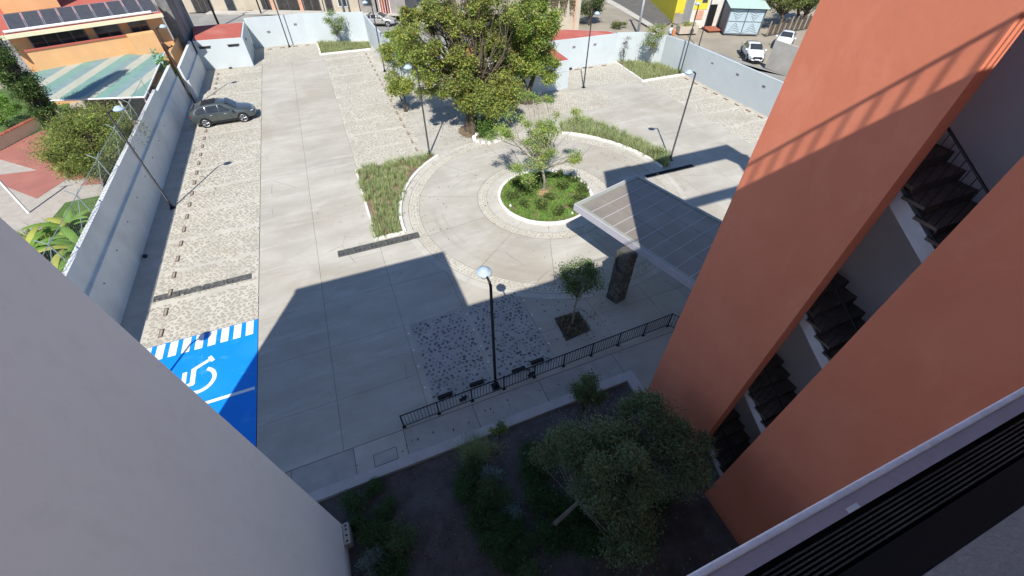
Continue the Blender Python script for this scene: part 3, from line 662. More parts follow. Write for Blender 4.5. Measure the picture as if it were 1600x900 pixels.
for k in range(4):
    copy_tree(p, (-5.3 + 1.35 * k, 59.2, .01), PI / 2, 'rusty wheel stop before the far white wall, %s from the left' % ORD[k])['group'] = 'wheel stops of the back bays'
for k in range(3):
    copy_tree(p, (23.9 + 1.6 * k, 40.2, .01), PI / 2, 'rusty wheel stop in the corner bays below the long white wall, %s from the hut' % ORD[k])['group'] = 'wheel stops of the corner bays'
for o in bpy.data.objects:
    if o.name.startswith('wheel_stop') and 'group' not in o: o['group'] = 'wheel stops of the left bays'
p = stop_proto('rub')
for k, (x, y) in enumerate([(.85, 9.0), (2.2, 9.05), (4.05, 9.0), (4.95, 9.1)]):
    copy_tree(p, (x, y, .012), R_.uniform(-.05, .05), 'black rubber wheel stop behind the railing, %s from the left' % ORD[k], k == 0)['group'] = 'black wheel stops of the near bays'
for k, (x, y) in enumerate([(1.5, 8.62), (4.45, 8.62)]):
    t = thing('ground_valve', 'small black valve box at the foot of the railing in the %s near bay' % ('left' if k == 0 else 'right'), 'valve', (x, y, .005), .3)
    MB().box(-.16, .16, -.05, .05, 0, .06).obj('body', 'stopb', t); MB().tube([(0, -.12, .05), (0, .12, .05)], .03, 6).obj('valve_pipe', 'stopb', t)

# tree pit with small tree
pit = thing('tree_pit', 'square soil pit in the concrete in front of the canopy column', 'tree pit')
sheet('soil', [(6.72, 11.02), (8.0, 10.95), (7.92, 9.72), (6.6, 9.6)], .012, 'soil', kind=None, parent=pit)
grass('pit_grass', 'dry brown weeds round the base of the small pit tree', 'weeds', scatter([(6.75, 10.95), (7.95, 10.9), (7.88, 9.78), (6.65, 9.66)], .12, .01), .16, .012, 9, ['lfr', 'gr2', 'lf2'], [.45, .25, .3], .06, .9)
tree('pit_tree', 'small round-headed tree in the square pit beside the canopy column', 'tree', (7.32, 10.35, 0), [((.25, .25, 2.75), (.85, .85, .72), 1)], 24, .34, 7500, .085, ['lfd', 'lfd2', 'lf1'], [.5, .3, .2], .045, 1.7, 'barkl')

b = MB()
for (lx, ly, sx_, sy_, n_) in ((9.8, 31.5, 3.2, 3.0, 700), (5.3, 37, 1.6, 2.0, 160), (15, 34, 2.5, 2.0, 250), (10.8, 20.4, 3.6, 3.4, 260), (2.5, 24, 3.0, 4.0, 160), (-9.8, 32, 1.6, 6, 200), (7.6, 10.4, 1.4, 1.2, 90), (3, 7.6, 5, .4, 30), (18, 25, 3, 5, 120)):
    for _ in range(n_):
        x = R_.gauss(lx, sx_ * .6); y = R_.gauss(ly, sy_ * .6); a = R_.uniform(0, 6.3); L1 = R_.uniform(.03, .075); w1 = L1 * .4; z = .026 + R_.uniform(0, .012)
        if not (-11.8 < x < 33 and 7.3 < y < 59): continue
        ca, sa = math.cos(a), math.sin(a)
        b.add([(x - ca * L1, y - sa * L1, z), (x + sa * w1, y - ca * w1, z + .006), (x + ca * L1, y + sa * L1, z + .003), (x - sa * w1, y + ca * w1, z)], [(0, 1, 2, 3)], R_.choice([0, 0, 1, 2]))
b.obj('fallen_leaves', ['bark', 'lf4', 'lfr'], kind='stuff')
# ---------------------------------------------------------------- lamps
def lamp_proto():
    t = thing('street_lamp', 'x', 'street lamp', group='black street lamps of the car park')
    MB().box(-.16, .16, -.16, .16, 0, .03).obj('base_plate', 'black', t)
    b = MB(); b.tube([(0, 0, 0), (0, 0, .25), (0, 0, .26), (0, 0, 5.85)], [.085, .085, .062, .048], 10); b.obj('pole', 'black', t, smooth=True)
    MB().tube([(0, 0, 5.80), (.10, 0, 5.92), (.34, 0, 5.95)], [.045, .042, .04], 8).obj('arm', 'black', t, smooth=True)
    h = MB().lathe([(.10, -.10), (.24, -.07), (.27, -.02), (.265, .02), (.2, .06), (.17, .075), (.16, .12), (.08, .15), (.01, .155)], 20, (.54, 0, 5.95), 1.0, .9).obj('lamp_head', 'head', t, smooth=True)
    MB().lathe([(.02, -.125), (.12, -.115), (.2, -.085)], 16, (.54, 0, 5.95), 1, .9).obj('lens', 'glassl', h, smooth=True)
    return t
LP = lamp_proto()
lamps = [((2.88, 8.66), 92, 'nearest street lamp, rising through the black railing with its head over the paving'),
         ((-11.08, 27.95), 12, 'street lamp beside the grey boundary wall below the car'),
         ((-11.4, 44.9), 5, 'street lamp by the grey boundary wall behind the parked dark car'),
         ((-11.1, 11.25), 20, 'street lamp hidden by the grey wing whose shadow falls by the blue bay'),
         ((5.3, 28.6), 175, 'street lamp at the far corner of the left grass bed'),
         ((21.09, 21.22), 175, 'street lamp at the near end of the crescent bed'),
         ((22.11, 35.7), 10, 'street lamp standing in front of the long white wall with red roof'),
         ((32.72, 34.95), 60, 'street lamp in the corner bed against the right white wall'),
         ((-3.23, 59.3), 200, 'street lamp in front of the far white wall behind the driveway'),
         ((5.45, 47.1), 170, 'street lamp at the far right edge of the middle bays')]
for i, ((x, y), a, l) in enumerate(lamps): copy_tree(LP, (x, y, 0), math.radians(a), l, i == 0)

# ---------------------------------------------------------------- railing
rl = thing('railing', 'long black steel railing between walkway and near stone bays', 'railing')
x0, x1, yr0, yr1 = -.94, 11.35, 8.33, 8.60
def ry(x): return yr0 + (yr1 - yr0) * (x - x0) / (x1 - x0)
pm = MB().box(-.025, .025, -.02, .02, 0, .88).mesh('post', 'black'); bm_ = MB().box(-.008, .008, -.008, .008, .10, .86).mesh('baluster', 'black')
for i in range(10):
    x = x0 + (x1 - x0) * i / 9; o = bpy.data.objects.new('post', pm); o.location = (x, ry(x), 0); link(o, rl)
    o = MB().box(-.07, .07, -.06, .06, 0, .012).obj('foot_plate', 'black', rl); o.location = (x, ry(x), 0)
nb = 99
for i in range(1, nb):
    x = x0 + (x1 - x0) * i / nb
    if abs((x - x0) / (x1 - x0) * 9 % 1) < .02: continue
    o = bpy.data.objects.new('baluster', bm_); o.location = (x, ry(x), 0); link(o, rl)
for z, h in ((.86, .045), (.09, .03)):
    MB().tube([(x0, ry(x0), z), (x1, ry(x1), z)], h * .6, 4).obj('rail', 'black', rl)
    MB().tube([(x1, ry(x1), z), (12.1, 7.2, z)], h * .6, 4).obj('rail', 'black', rl)
for i in range(1, 12):
    t_ = i / 12; o = bpy.data.objects.new('baluster', bm_); o.location = (x1 + .75 * t_, 8.6 - 1.4 * t_, 0); link(o, rl)

# ---------------------------------------------------------------- entrance canopy
ang = math.radians(14.8)
cn = thing('entrance_canopy', 'flat entrance canopy with ribbed sheet roof beside the terracotta tower', 'canopy', (9.42, 14.68, 0), ang)
CWD, CLN = 4.45, 9.6   # width along local x, length along local -y
MB().box(.0, CWD, -CLN, 0, 3.04, 3.30).obj('deck', 'canopyf', cn)
f = MB(); f.box(-.05, .0, -CLN - .05, .05, 3.0, 3.352); f.obj('fascia', 'canopyf', cn)
MB().box(CWD, CWD + .05, -CLN - .05, .05, 3.0, 3.36).obj('fascia', 'canopyf', cn)
MB().box(0, CWD, 0, .05, 3.0, 3.358).obj('fascia', 'canopyf', cn)
k = 0; y = -.22
while y > -CLN:
    y2 = max(y - .70, -CLN)
    for xa, xb in ((.16, 1.48), (1.5, 2.95), (2.97, CWD - .16)):
        MB().box(xa, xb, y2 + .014, y - .014, 3.30, 3.332 + R_.uniform(-.002, .002)).obj('roof_panel', 'canopy', cn)
    MB().box(.14, CWD - .14, y2 - .012, y2 + .012, 3.30, 3.345).obj('panel_joint', 'canopyf', cn)
    y = y2
MB().box(0, .14, -CLN, 0, 3.30, 3.37).obj('edge_flashing', 'flash', cn); MB().box(CWD - .14, CWD, -CLN, 0, 3.30, 3.37).obj('edge_flashing', 'flash', cn); MB().box(.14, CWD - .14, -.2, 0, 3.30, 3.352).obj('edge_flashing', 'flash', cn)
MB().box(.3, 1.1, -CLN, -.3, 2.9, 3.04).obj('beam', 'canopyf', cn)
cl = thing('stone_column', 'square column of stacked dark stone carrying the canopy', 'column', (10.1, 11.05, 0), ang); cl.scale = (.78, .78, 1)
MB().box(-.33, .33, -.33, .33, 0, 3.02).obj('core', 'joint', cl)
nst = 0
for s in range(4):
    z = .0
    while z < 2.98:
        h = R_.uniform(.09, .17); h = min(h, 3.0 - z); u = -.42
        while u < .4:
            w = R_.uniform(.16, .34); u2 = min(u + w, .42)
            if .42 - u2 < .08: u2 = .42
            d = R_.uniform(.38, .445)
            if nst < 300:
                o = MB().box(u + .006, u2 - .006, -d, -.32, z + .006, z + h - .006, rz=s * PI / 2).obj('stone', 'lava', cl); nst += 1
            u = u2
        z += h

# ---------------------------------------------------------------- terracotta stair tower
tw = thing('stair_tower', 'tall terracotta stair tower with a vertical open slot', 'tower')
ZT = 20.1
MB().box(8.0, 8.35, 3.14, 5.78, -.2, ZT).obj('wall', 'orange', tw)
MB().box(8.0, 8.35, .03, 2.10, -.2, ZT).obj('wall', 'orange', tw)
for zf in (-.2, 2.6, 5.8, 9.0, 12.2, 15.4, 18.6):  # unseen front wall, gaps between bands added to let light into the stairwell
    MB().box(8.352, 9.8, 5.45, 5.782, zf, zf + (1.1 if zf > 0 else 1.4)).obj('unseen_front_band', 'orange', tw)
MB().box(8.352, 8.6, 5.451, 5.781, -.1, ZT).obj('unseen_front_pier', 'orange', tw); MB().box(9.55, 9.799, 5.451, 5.781, -.1, ZT).obj('unseen_front_pier', 'orange', tw)
MB().box(9.8, 10.1, .03, 5.78, -.2, ZT).obj('back_wall', ['sgrey'], tw)
MB().box(10.1, 10.14, .03, 5.78, -.2, ZT).obj('wall', 'orange', tw)
MB().box(8.352, 9.8, -.3, .03, -.2, ZT).obj('inner_wall', 'sgrey', tw)
MB().box(8.351, 8.36, .03, 2.098, -.2, ZT).obj('inner_lining', 'sgrey', tw)
MB().box(7.98, 10.16, 0, 5.8, ZT, ZT + .22).obj('roof_slab', 'orange', tw)
MB().box(8.352, 9.8, .03, 5.45, -.2, -.05).obj('floor', 'walk', tw)
for kf in range(5):
    z0 = -2.12 + 3.2 * kf + 0.0
    st = None
    # tread k: top z = zb + .2*(k), y = yb + .33*k ; tooth at y=2.37,z=10.68 (kf=3)
    zt0 = 10.68 - 3.2 * (3 - kf) ; yt0 = 2.37
    fl = thing('stair_flight', 'dark stone stair flight inside the tower slot, %s level up' % ORD[kf], 'stairs', (0, 0, 0), group='stair flights in the tower slot')
    if kf == 4:
        bpy.data.objects.remove(fl); continue
    for k in range(-5, 5):
        y = yt0 + .33 * k; z = zt0 + .196 * k
        if z < .05: continue
        MB().box(8.34 if False else 8.40, 9.79, y - .33, y + .05, z - .055, z).obj('tread', 'tread', fl)
        MB().box(8.46, 9.79, y + .0, y + .04, z, z + .14).obj('riser', 'tread', fl)
    s_ = MB(); ya, yb = yt0 - 5.3 * .33, yt0 + 4.2 * .33; za, zb = zt0 - 5.3 * .196, zt0 + 4.2 * .196
    if za < 0: ya += (0 - za) / .594; za = 0
    s_.add([(x, y, z + dz) for x in (8.46, 9.78) for (y, z) in ((ya, za), (yb, zb)) for dz in (-.36, -.055)], [(0, 2, 3, 1), (4, 5, 7, 6), (0, 4, 6, 2), (1, 3, 7, 5), (0, 1, 5, 4), (2, 6, 7, 3)]); s_.obj('stringer', 'stairw', fl)
    MB().box(8.46, 9.78, yb, 5.44, zb - .25, zb - .04).obj('landing', 'stairw', fl)
    r_ = thing('stair_railing', 'thin black stair railing in the tower slot, %s level up' % ORD[kf], 'railing', group='stair railings in the tower slot')
    MB().tube([(8.42, ya, za + 1.05), (8.42, yb, zb + 1.05), (8.42, yb + .02, zb)], .022, 5).obj('handrail', 'black', r_)
    MB().tube([(8.42, ya, za + .06), (8.42, yb, zb + .06)], .018, 5).obj('bottom_rail', 'black', r_)
    q = 0
    while ya + .13 * q < yb:
        y = ya + .13 * q; z = za + (y - ya) * .594; MB().tube([(8.42, y, z + .05), (8.42, y, z + 1.04)], .008, 4).obj('baluster', 'black', r_); q += 1
rf = thing('shadow_beam_frame', 'unseen frame of roof beams shaped for its shadow on the plaza', 'roof frame')  # unseen beams, outline shaped to throw the frame-like shadow on the plaza
MB().box(10.14, 18.8, 4.12, 5.72, ZT, ZT + .2).obj('beam', 'orange', rf)
MB().add([(x, y, z) for z in (ZT, ZT + .2) for x, y in ((17.0, 2.1), (18.2, .9), (19.0, 3.9), (18.8, 4.11), (17.2, 4.11), (17.45, 3.2))], [(5, 4, 3, 2, 1, 0), (6, 7, 8, 9, 10, 11)] + [(i, (i + 1) % 6, 6 + (i + 1) % 6, 6 + i) for i in range(6)]).obj('beam', 'orange', rf)
MB().box(10.14, 18.2, .05, .9, ZT, ZT + .2).obj('beam', 'orange', rf)
for x in (14.0, 18.0): MB().box(x, x + .2, .1, .3, 17.1, ZT).obj('post', 'orange', rf)

# ---------------------------------------------------------------- grey wing (left) and main building
wg = thing('grey_wing', 'tall plain grey rendered building wing on the left', 'building')
ZW = 15.95
def wy(z): return 5.7 - .0415 * (z + .15)
b = MB(); P = [(-10.56, -12), (-3.45, -12), (-3.45, 0), (-10.56, 0)]
vs = []
for z in (-.2, ZW):
    vs += [(-10.56, -12, z), (-3.45, -12, z), (-3.45, wy(z), z), (-10.56, wy(z), z)]
b.add(vs, [(3, 2, 1, 0), (4, 5, 6, 7), (0, 1, 5, 4), (1, 2, 6, 5), (2, 3, 7, 6), (3, 0, 4, 7)]); b.obj('wall', 'greyw', wg)
MB().box(-10.6, -2.95, -12, wy(ZW) + .03, ZW, ZW + .2).obj('roof_slab', 'greyw', wg)
vb = thing('vent_block', 'pale perforated block standing at the foot of the grey wing', 'vent', (-3.34, 5.55, -.15))
MB().box(-.09, .09, -.5, .12, 0, .5).obj('body', 'concL', vb)
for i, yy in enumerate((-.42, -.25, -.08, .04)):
    MB().lathe([(.035, 0), (.035, .004)], 8, (.0, yy, .5)).obj('dark_hole_disc', 'grate2', vb)  # flat dark discs stand for the shade inside the perforations
mb = thing('main_building', 'building the photo is taken from, seen only as its window sill', 'building')
GY0, GY1 = -.135, .0
def wallf(n, x0, x1, z0, z1, y0=-.14, y1=.0, m='greyw'): return MB().box(x0, x1, y0, y1, z0, z1).obj(n, m, mb)
wallf('wall', -3.44, 8.0, -.2, 14.05); wallf('wall', -3.44, -2.9, 14.051, 17.1); wallf('wall', 5.2, 8.0, 14.051, 17.1); wallf('wall', -2.899, 5.199, 16.7, 17.1)
MB().box(-3.44, 19, -12, -.14, 16.8, 17.1).obj('roof', 'greyw', mb); MB().box(-3.44, 19, -12.2, -12, -.2, 17.1).obj('wall', 'greyw', mb)
MB().box(10.2, 19, -.141, -.001, -.2, 17.095).obj('wall', 'greyw', mb); MB().box(-3.43, 8.0, -12, -.142, 13.0, 13.1).obj('floor', 'ledge', mb)
wd = thing('window_sill', 'white painted window sill with black sliding track at bottom right', 'window')
o = MB().box(-2.89, 5.19, .0105, .0228, 14.05, 14.2).obj('sill_edge', 'sill', wd); bevel(o, .004, 3)
MB().box(-2.89, 5.19, -.0125, .0100, 14.05, 14.196).obj('sill_face', 'sillf', wd)
MB().box(-2.89, 5.19, -.121, -.013, 14.05, 14.165).obj('track_bed', 'blackf', wd)
for i in range(7):
    y = -.024 - .0064 * i; MB().box(-2.88, 5.18, y - .0014, y + .0014, 14.165, 14.186 + .0015 * i).obj('track_ridge', 'track', wd)
MB().box(-2.89, 5.19, -.120, -.070, 14.165, 14.199).obj('frame', 'blackf', wd)
MB().box(-2.89, 5.19, -.9, -.1215, 14.05, 14.199).obj('inner_ledge', 'ledge', wd)
MB().box(.640, .668, -.0120, -.004, 14.196, 14.1968).obj('sticker', 'linep', wd)
rr = thing('roof_railing', 'low railing on the main roof edge casting a thin shadow on the tower', 'railing')
MB().tube([(3.6, .0, 17.72), (7.95, .0, 17.72)], .035, 6).obj('handrail', 'black', rr)
q = 0
for x in np.arange(3.8, 7.95, .145): MB().box(x, x + .024, -.02, .0, 17.1, 17.7).obj('slat', 'black', rr)

b = MB()
for _ in range(900):
    x = R_.uniform(-3.3, 7.9); y = R_.uniform(.3, 6.8); a = R_.uniform(0, 6.3); L1 = R_.uniform(.02, .05); w1 = L1 * .4
    ca, sa = math.cos(a), math.sin(a); z = -.085 + R_.uniform(0, .02)
    b.add([(x - ca * L1, y - sa * L1, z), (x + sa * w1, y - ca * w1, z + .01), (x + ca * L1, y + sa * L1, z + .005), (x - sa * w1, y + ca * w1, z)], [(0, 1, 2, 3)], R_.choice([0, 0, 1, 2]))
b.obj('leaf_litter', ['bark', 'gr2', 'lfr'], kind='stuff')
# ---------------------------------------------------------------- garden plants
GZ = -.14
gsh = [(-3.0, 6.25, .38, 'lfd2', 'dark green shrub tucked against the kerb beside the grey wing'), (-2.35, 6.55, .3, 'lfd2', 'low dark shrub at the kerb, right of the wing corner'), (-2.95, 5.55, .3, 'lfd2', 'small dark shrub just beyond the wing corner'),
       (-2.55, 4.95, .42, 'lfd2', 'dark shrub beside the perforated block'), (-1.95, 4.55, .5, 'lfd', 'large rounded green shrub in front of the grey wing'), (-2.75, 4.25, .36, 'lfs', 'silvery shrub against the grey wing foot'), (-2.2, 3.9, .42, 'lfd2', 'dark shrub at the bottom edge left of the gravel'),
       (1.0, 5.95, .34, 'lfd2', 'dark green shrub behind the grass clump'), (1.45, 5.35, .33, 'lfs', 'silver-blue shrub beside the long grass clump'), (.45, 5.15, .4, 'lfd2', 'broad dark shrub left of the middle planting strip'), (.9, 4.7, .42, 'lfd2', 'dense dark shrub in the middle planting strip'), (1.5, 4.6, .36, 'lfd', 'leafy shrub in the middle strip with pale stems'),
       (1.72, 4.0, .3, 'lfs', 'oval silver shrub at the gravel path'), (1.1, 4.0, .36, 'lfd2', 'very dark shrub between silver shrub and round shrub'), (.85, 3.45, .42, 'lfg2', 'round bright green shrub low in the middle strip'), (1.45, 3.3, .38, 'lfd2', 'dark shrub right of the round bright shrub'), (1.2, 2.8, .4, 'lfd2', 'dark shrub at the bottom edge of the middle strip'), (1.75, 3.0, .3, 'lfd', 'sparse shrub at the bottom edge by the path'),
       (2.9, 4.9, .5, 'lfd2', 'dark undergrowth shrub left below the large garden tree'), (2.7, 4.0, .5, 'lfd2', 'dark undergrowth shrub beside the large tree trunk'), (2.6, 2.9, .5, 'lfd2', 'dark undergrowth shrub below the large tree at the bottom'), (3.6, 2.3, .55, 'lfd2', 'dark bush at the bottom edge under the large tree'), (5.0, 2.0, .55, 'lfd2', 'dark bush at the bottom between tree and tower'), (6.3, 2.6, .5, 'lfd2', 'dark bush beside the tower foot'), (4.4, 3.2, .6, 'lfd2', 'tall dark bush under the middle of the large crown')]
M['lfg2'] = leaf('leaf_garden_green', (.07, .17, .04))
gsh += [(-2.1, 5.7, .34, 'lfd2', 'dark shrub between kerb and the large rounded shrub'), (-3.0, 3.4, .4, 'lfd2', 'dark shrub lowest along the grey wing'), (-2.5, 3.3, .42, 'lfd', 'greener shrub at the bottom left corner of the garden'),
        (.75, 5.6, .36, 'lfd2', 'dark shrub just below the grass clump'), (1.15, 5.0, .4, 'lfd', 'mid-green shrub in the centre of the strip'), (.6, 4.25, .36, 'lfd2', 'dark shrub at the left side of the strip'), (1.6, 3.65, .32, 'lfd2', 'dark shrub below the oval silver shrub'), (.95, 3.05, .4, 'lfd2', 'deep green shrub under the round bright shrub'), (1.45, 2.4, .4, 'lfd', 'leafy shrub at the very bottom of the strip'),
        (3.3, 3.4, .5, 'lfd2', 'dark undergrowth right of the large trunk'), (3.0, 5.6, .35, 'lfd2', 'low dark shrub left of the small bushy tree'), (5.6, 3.0, .5, 'lfd2', 'undergrowth under the right side of the large crown')]
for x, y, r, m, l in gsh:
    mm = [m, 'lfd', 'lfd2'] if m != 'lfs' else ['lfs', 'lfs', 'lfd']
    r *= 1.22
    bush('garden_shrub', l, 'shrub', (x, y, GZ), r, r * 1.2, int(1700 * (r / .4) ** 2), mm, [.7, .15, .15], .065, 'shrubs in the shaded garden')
t = thing('grass_clump', 'long-bladed ornamental grass clump at the garden kerb', 'plant', (1.25, 6.35, GZ))
grass('blades', None, None, [(R_.gauss(0, .25), R_.gauss(0, .14), 0) for _ in range(60)], .62, .006, 22, ['gr1', 'gr2', 'gr3'], [.5, .25, .25], .05, .9, kind=None, parent=t)
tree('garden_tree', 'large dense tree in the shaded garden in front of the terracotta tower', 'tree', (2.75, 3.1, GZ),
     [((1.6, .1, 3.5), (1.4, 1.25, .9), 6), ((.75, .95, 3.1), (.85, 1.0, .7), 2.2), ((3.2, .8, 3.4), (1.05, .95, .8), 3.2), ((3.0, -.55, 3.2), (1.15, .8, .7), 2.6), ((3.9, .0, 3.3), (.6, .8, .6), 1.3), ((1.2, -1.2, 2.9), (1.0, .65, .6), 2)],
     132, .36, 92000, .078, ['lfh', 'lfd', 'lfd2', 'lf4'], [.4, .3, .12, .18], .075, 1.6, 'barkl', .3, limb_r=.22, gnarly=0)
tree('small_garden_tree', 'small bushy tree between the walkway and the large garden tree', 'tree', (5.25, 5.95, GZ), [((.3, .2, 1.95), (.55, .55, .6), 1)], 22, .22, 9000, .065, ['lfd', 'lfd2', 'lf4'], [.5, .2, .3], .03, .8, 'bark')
tree('leaning_shrub_tree', 'little pale-tipped shrub tree leaning over the kerb', 'shrub', (2.25, 6.55, GZ), [((-.05, .0, 1.0), (.27, .22, .2), 1)], 9, .14, 1500, .06, ['lf3', 'lfd', 'lf1'], [.25, .5, .25], .02, .5, 'bark')

# ---------------------------------------------------------------- boundary walls
bw = thing('boundary_wall', 'long grey boundary wall along the left bays with lower ledge', 'wall')
def seg(x, y0, y1, zl, zh, th=.15):
    MB().box(x - th, x, y0, y1, -.1, zl).obj('lower_wall', 'bwall', bw)
    MB().box(x - th - .22, x - th - .001, y0, y1, -.1, zh).obj('upper_wall', 'bwall', bw)
seg(-11.98, 6, 40.0, 2.0, 3.1); seg(-11.98, 40.001, 46.4, 2.0, 2.9); seg(-11.4, 46.401, 54.6, 1.55, 2.65)
fh = MB().lathe([(.035, 0), (.04, .01), (.02, .02)], 8)
for i in range(9):
    o = MB().tube([(0, 0, 0), (.05, 0, 0)], .035, 8).obj('drain_spout', 'walk', bw); o.location = (-11.98, 17 + i * 2.5, 1.55)
o = MB().lathe([(.10, 0), (.12, .06), (.09, .14), (.02, .17)], 12).obj('floor_light', 'black'); o.location = (-11.78, 23.3, .0); tag(o, 'small black floor light at the foot of the grey boundary wall', 'light', 'black floor lights')
# barbed wire coil + chain link fence on the wall
ws = thing('wire_fence', 'galvanised wire fence with barbed strands on the boundary wall', 'fence')
posts = [15.5, 19.5, 23.4, 27.1, 31, 35, 39.2]
for y in posts: MB().tube([(-12.42, y, 2.9), (-12.46, y, 4.0), (-12.75, y, 4.3)], .028, 5).obj('post', 'wire', ws); MB().tube([(-12.46, y, 4.0), (-12.2, y, 4.3)], .015, 4).obj('arm', 'wire', ws)
MB().tube([(-12.44, 15, 4.0), (-12.44, 39.2, 4.0)], .022, 4).obj('top_rail', 'wire', ws)
b = MB()
for y in posts[1:-1]: b.tube([(-12.44, y, 3.95), (-12.40, y - 1.7, 3.05)], .015, 4)
b.obj('brace', 'wire', ws)
b = MB(); y = 15.0
while y < 39.2:
    b.tube([(-12.44, y, 3.1), (-12.44, y + .85, 3.97)], .002, 3, cap=False); b.tube([(-12.44, y + .85, 3.1), (-12.44, y, 3.97)], .002, 3, cap=False); y += .2
b.obj('mesh_wire', 'wire', ws, kind='stuff')
b = MB(); pts_ = []
for i in range(1500):
    t_ = i / 1500; a = i * .55; pts_.append((-12.28 + .11 * math.cos(a), 15 + 38.5 * t_, 3.22 + .13 * math.sin(a)))
b.tube(pts_, .005, 3, cap=False); b.obj('barbed_coil', 'coil', ws, kind='stuff')

def wall_run(name, label, pts, h, m='white', th=.18, vents=(), base=-.1):
    t = thing(name, label, 'wall')
    for i, ((x0, y0), (x1, y1)) in enumerate(zip(pts[:-1], pts[1:])):
        d = Vector((x1 - x0, y1 - y0, 0)); L_ = d.length; rz = math.atan2(d.y, d.x)
        o = MB().box(-.012 if i else 0, L_, 0 if th > 0 else th, th if th > 0 else 0, base, h - .002 * (i % 2), rz=rz, c=(x0, y0)).obj('wall_panel', m, t)
    return t
def vents(t, pts):
    for x, y, z, rz in pts:
        f_ = MB().box(-.17, .17, -.02, .012, -.1, .1, rz=0).obj('vent', 'sillf', t); f_.location = (x, y, z); f_.rotation_euler = (0, 0, rz)
        for k in range(3): MB().box(-.15, .15, -.028, -.0205, -.07 + .055 * k, -.04 + .055 * k).obj('louvre', 'grate', f_)
t = wall_run('white_wall', 'far white boundary wall behind the driveway', [(-6.9, 60.35), (-.9, 60.1), (5.6, 58.3)], 2.95)
vents(t, [(-4.9, 60.24, 1.5, -.04), (-1.9, 60.12, 2.0, -.04)])
wall_run('white_wall', 'white wall seen edge-on beside the middle bays, ending near a lamp', [(5.75, 58.2), (6.0, 52), (6.5, 46.5), (6.5, 43.6)], 2.8, th=-.16)
t = wall_run('white_wall', 'right white boundary wall in front of the street', [(28.6, 40.9), (31.1, 40.1), (32.75, 38.3), (33.25, 35.4), (33.3, 10)], 2.75)
vents(t, [(33.28, y, 1.95, -PI / 2) for y in (31.8, 28.6, 25.6)])
# white hut left
ht = thing('white_hut', 'white service hut with red roof at the far left corner', 'hut')
MB().prism([(-11.4, 54.45), (-6.92, 53.95), (-6.95, 60.3), (-11.7, 60.3)], -.1, 2.62).obj('wall', 'white', ht)
MB().prism([(-11.3, 54.62), (-7.08, 54.12), (-7.1, 60.0), (-11.9, 60.2)], 2.62, 2.66).obj('roof', 'redroof', ht)
for x, y in ((-10.6, 54.36), (-8.0, 54.07)):
    wdw = MB().box(-.5, .5, -.02, .03, -.12, .12, rz=-.11).obj('window', 'glass', ht); wdw.location = (x, y, 2.02)
    MB().box(-.56, .56, -.12, .0, .12, .17, rz=-.11).obj('lintel', 'walk', wdw)
MB().box(-6.93, -6.86, 55.9, 56.15, 1.9, 2.1).obj('wall_light', 'black', ht)
ws2 = MB().box(-.14, .14, -.1, .05, 0, .12).obj('floor_light', 'black'); ws2.location = (-9.1, 54.0, 0); tag(ws2, 'small black floor light before the white hut', 'light', 'black floor lights')
# right hut + long building
h2 = thing('white_building', 'low white building with two-step red roof behind the big tree', 'building')
MB().prism([(15.5, 35.9), (20.62, 36.12), (20.8, 41.2), (15.5, 41.2)], -.1, 2.45).obj('wall', 'white', h2)
MB().prism([(15.6, 36.05), (20.5, 36.25), (20.68, 41.1), (15.6, 41.1)], 2.45, 2.49).obj('roof', 'redroof', h2)
MB().prism([(20.801, 40.86), (28.55, 40.75), (28.2, 41.9), (22.0, 45.3), (20.801, 45.2)], -.1, 2.72).obj('wall', 'white', h2)
MB().prism([(20.9, 41.05), (28.3, 40.93), (28.0, 41.75), (22.0, 45.1), (20.95, 45.1)], 2.72, 2.76).obj('roof', 'redroof', h2)
vents(h2, [(23.6, 40.80, 2.0, 0), (26.0, 40.76, 2.0, 0)])
o = MB().box(-.2, .2, -.1, .1, 0, .18).obj('floor_light', 'black'); o.location = (23.2, 40.5, 0); tag(o, 'small black floor light below the long white wall behind a lamp', 'light', 'black floor lights')
# orange kiosk behind tree trunk
hk = thing('orange_gate', 'orange painted gate glimpsed behind the big tree', 'gate', (13.2, 44.0, 0), -.3)
MB().box(-.9, .9, -.05, .05, 0, 2.3).obj('leaf', 'orange2', hk); MB().box(-1.0, -.9, -.07, .07, 0, 2.5).obj('frame', 'gatef', hk)
wall_run('white_wall', 'white wall glimpsed through the big tree crown', [(6.6, 43.8), (12.2, 44.4)], 2.5); wall_run('white_wall', 'short white wall right of the orange gate behind the tree', [(14.2, 43.7), (20.7, 43.2)], 2.5)

# ---------------------------------------------------------------- big trees in the middle
tree('big_tree', 'largest leafy tree with dry branches in the centre of the car park', 'tree', (9.4, 31.0, 0),
     [((-2.1, 1.5, 6.4), (2.1, 2.3, 2.7), 5), ((.3, 2.5, 8.6), (2.4, 2.4, 2.4), 5), ((-.8, -.2, 4.2), (1.8, 1.3, 1.6), 2.2), ((2.3, -.2, 2.8), (1.5, 1.2, 1.3), 3.6), ((.2, -.5, 2.6), (1.1, .9, .9), 2), ((2.6, 1.6, 4.6), (1.9, 1.8, 1.6), 3.6), ((2.6, 2.0, 7.0), (2.1, 2.2, 2.8), 4.4), ((-3.0, .6, 4.4), (1.2, 1.2, 1.2), 1.6), ((1.4, -1.2, 2.7), (1.7, 1.1, .9), 2.6), ((-.3, -.6, 3.2), (1.2, .8, .8), 1.2)],
     230, .56, 125000, .19, ['lf1', 'lf2', 'lf3', 'lf4', 'lfo'], [.38, .17, .3, .1, .05], .26, 3.0, 'bark', .3, trunks=3, gnarly=3, limb_r=.28, asp=.4)
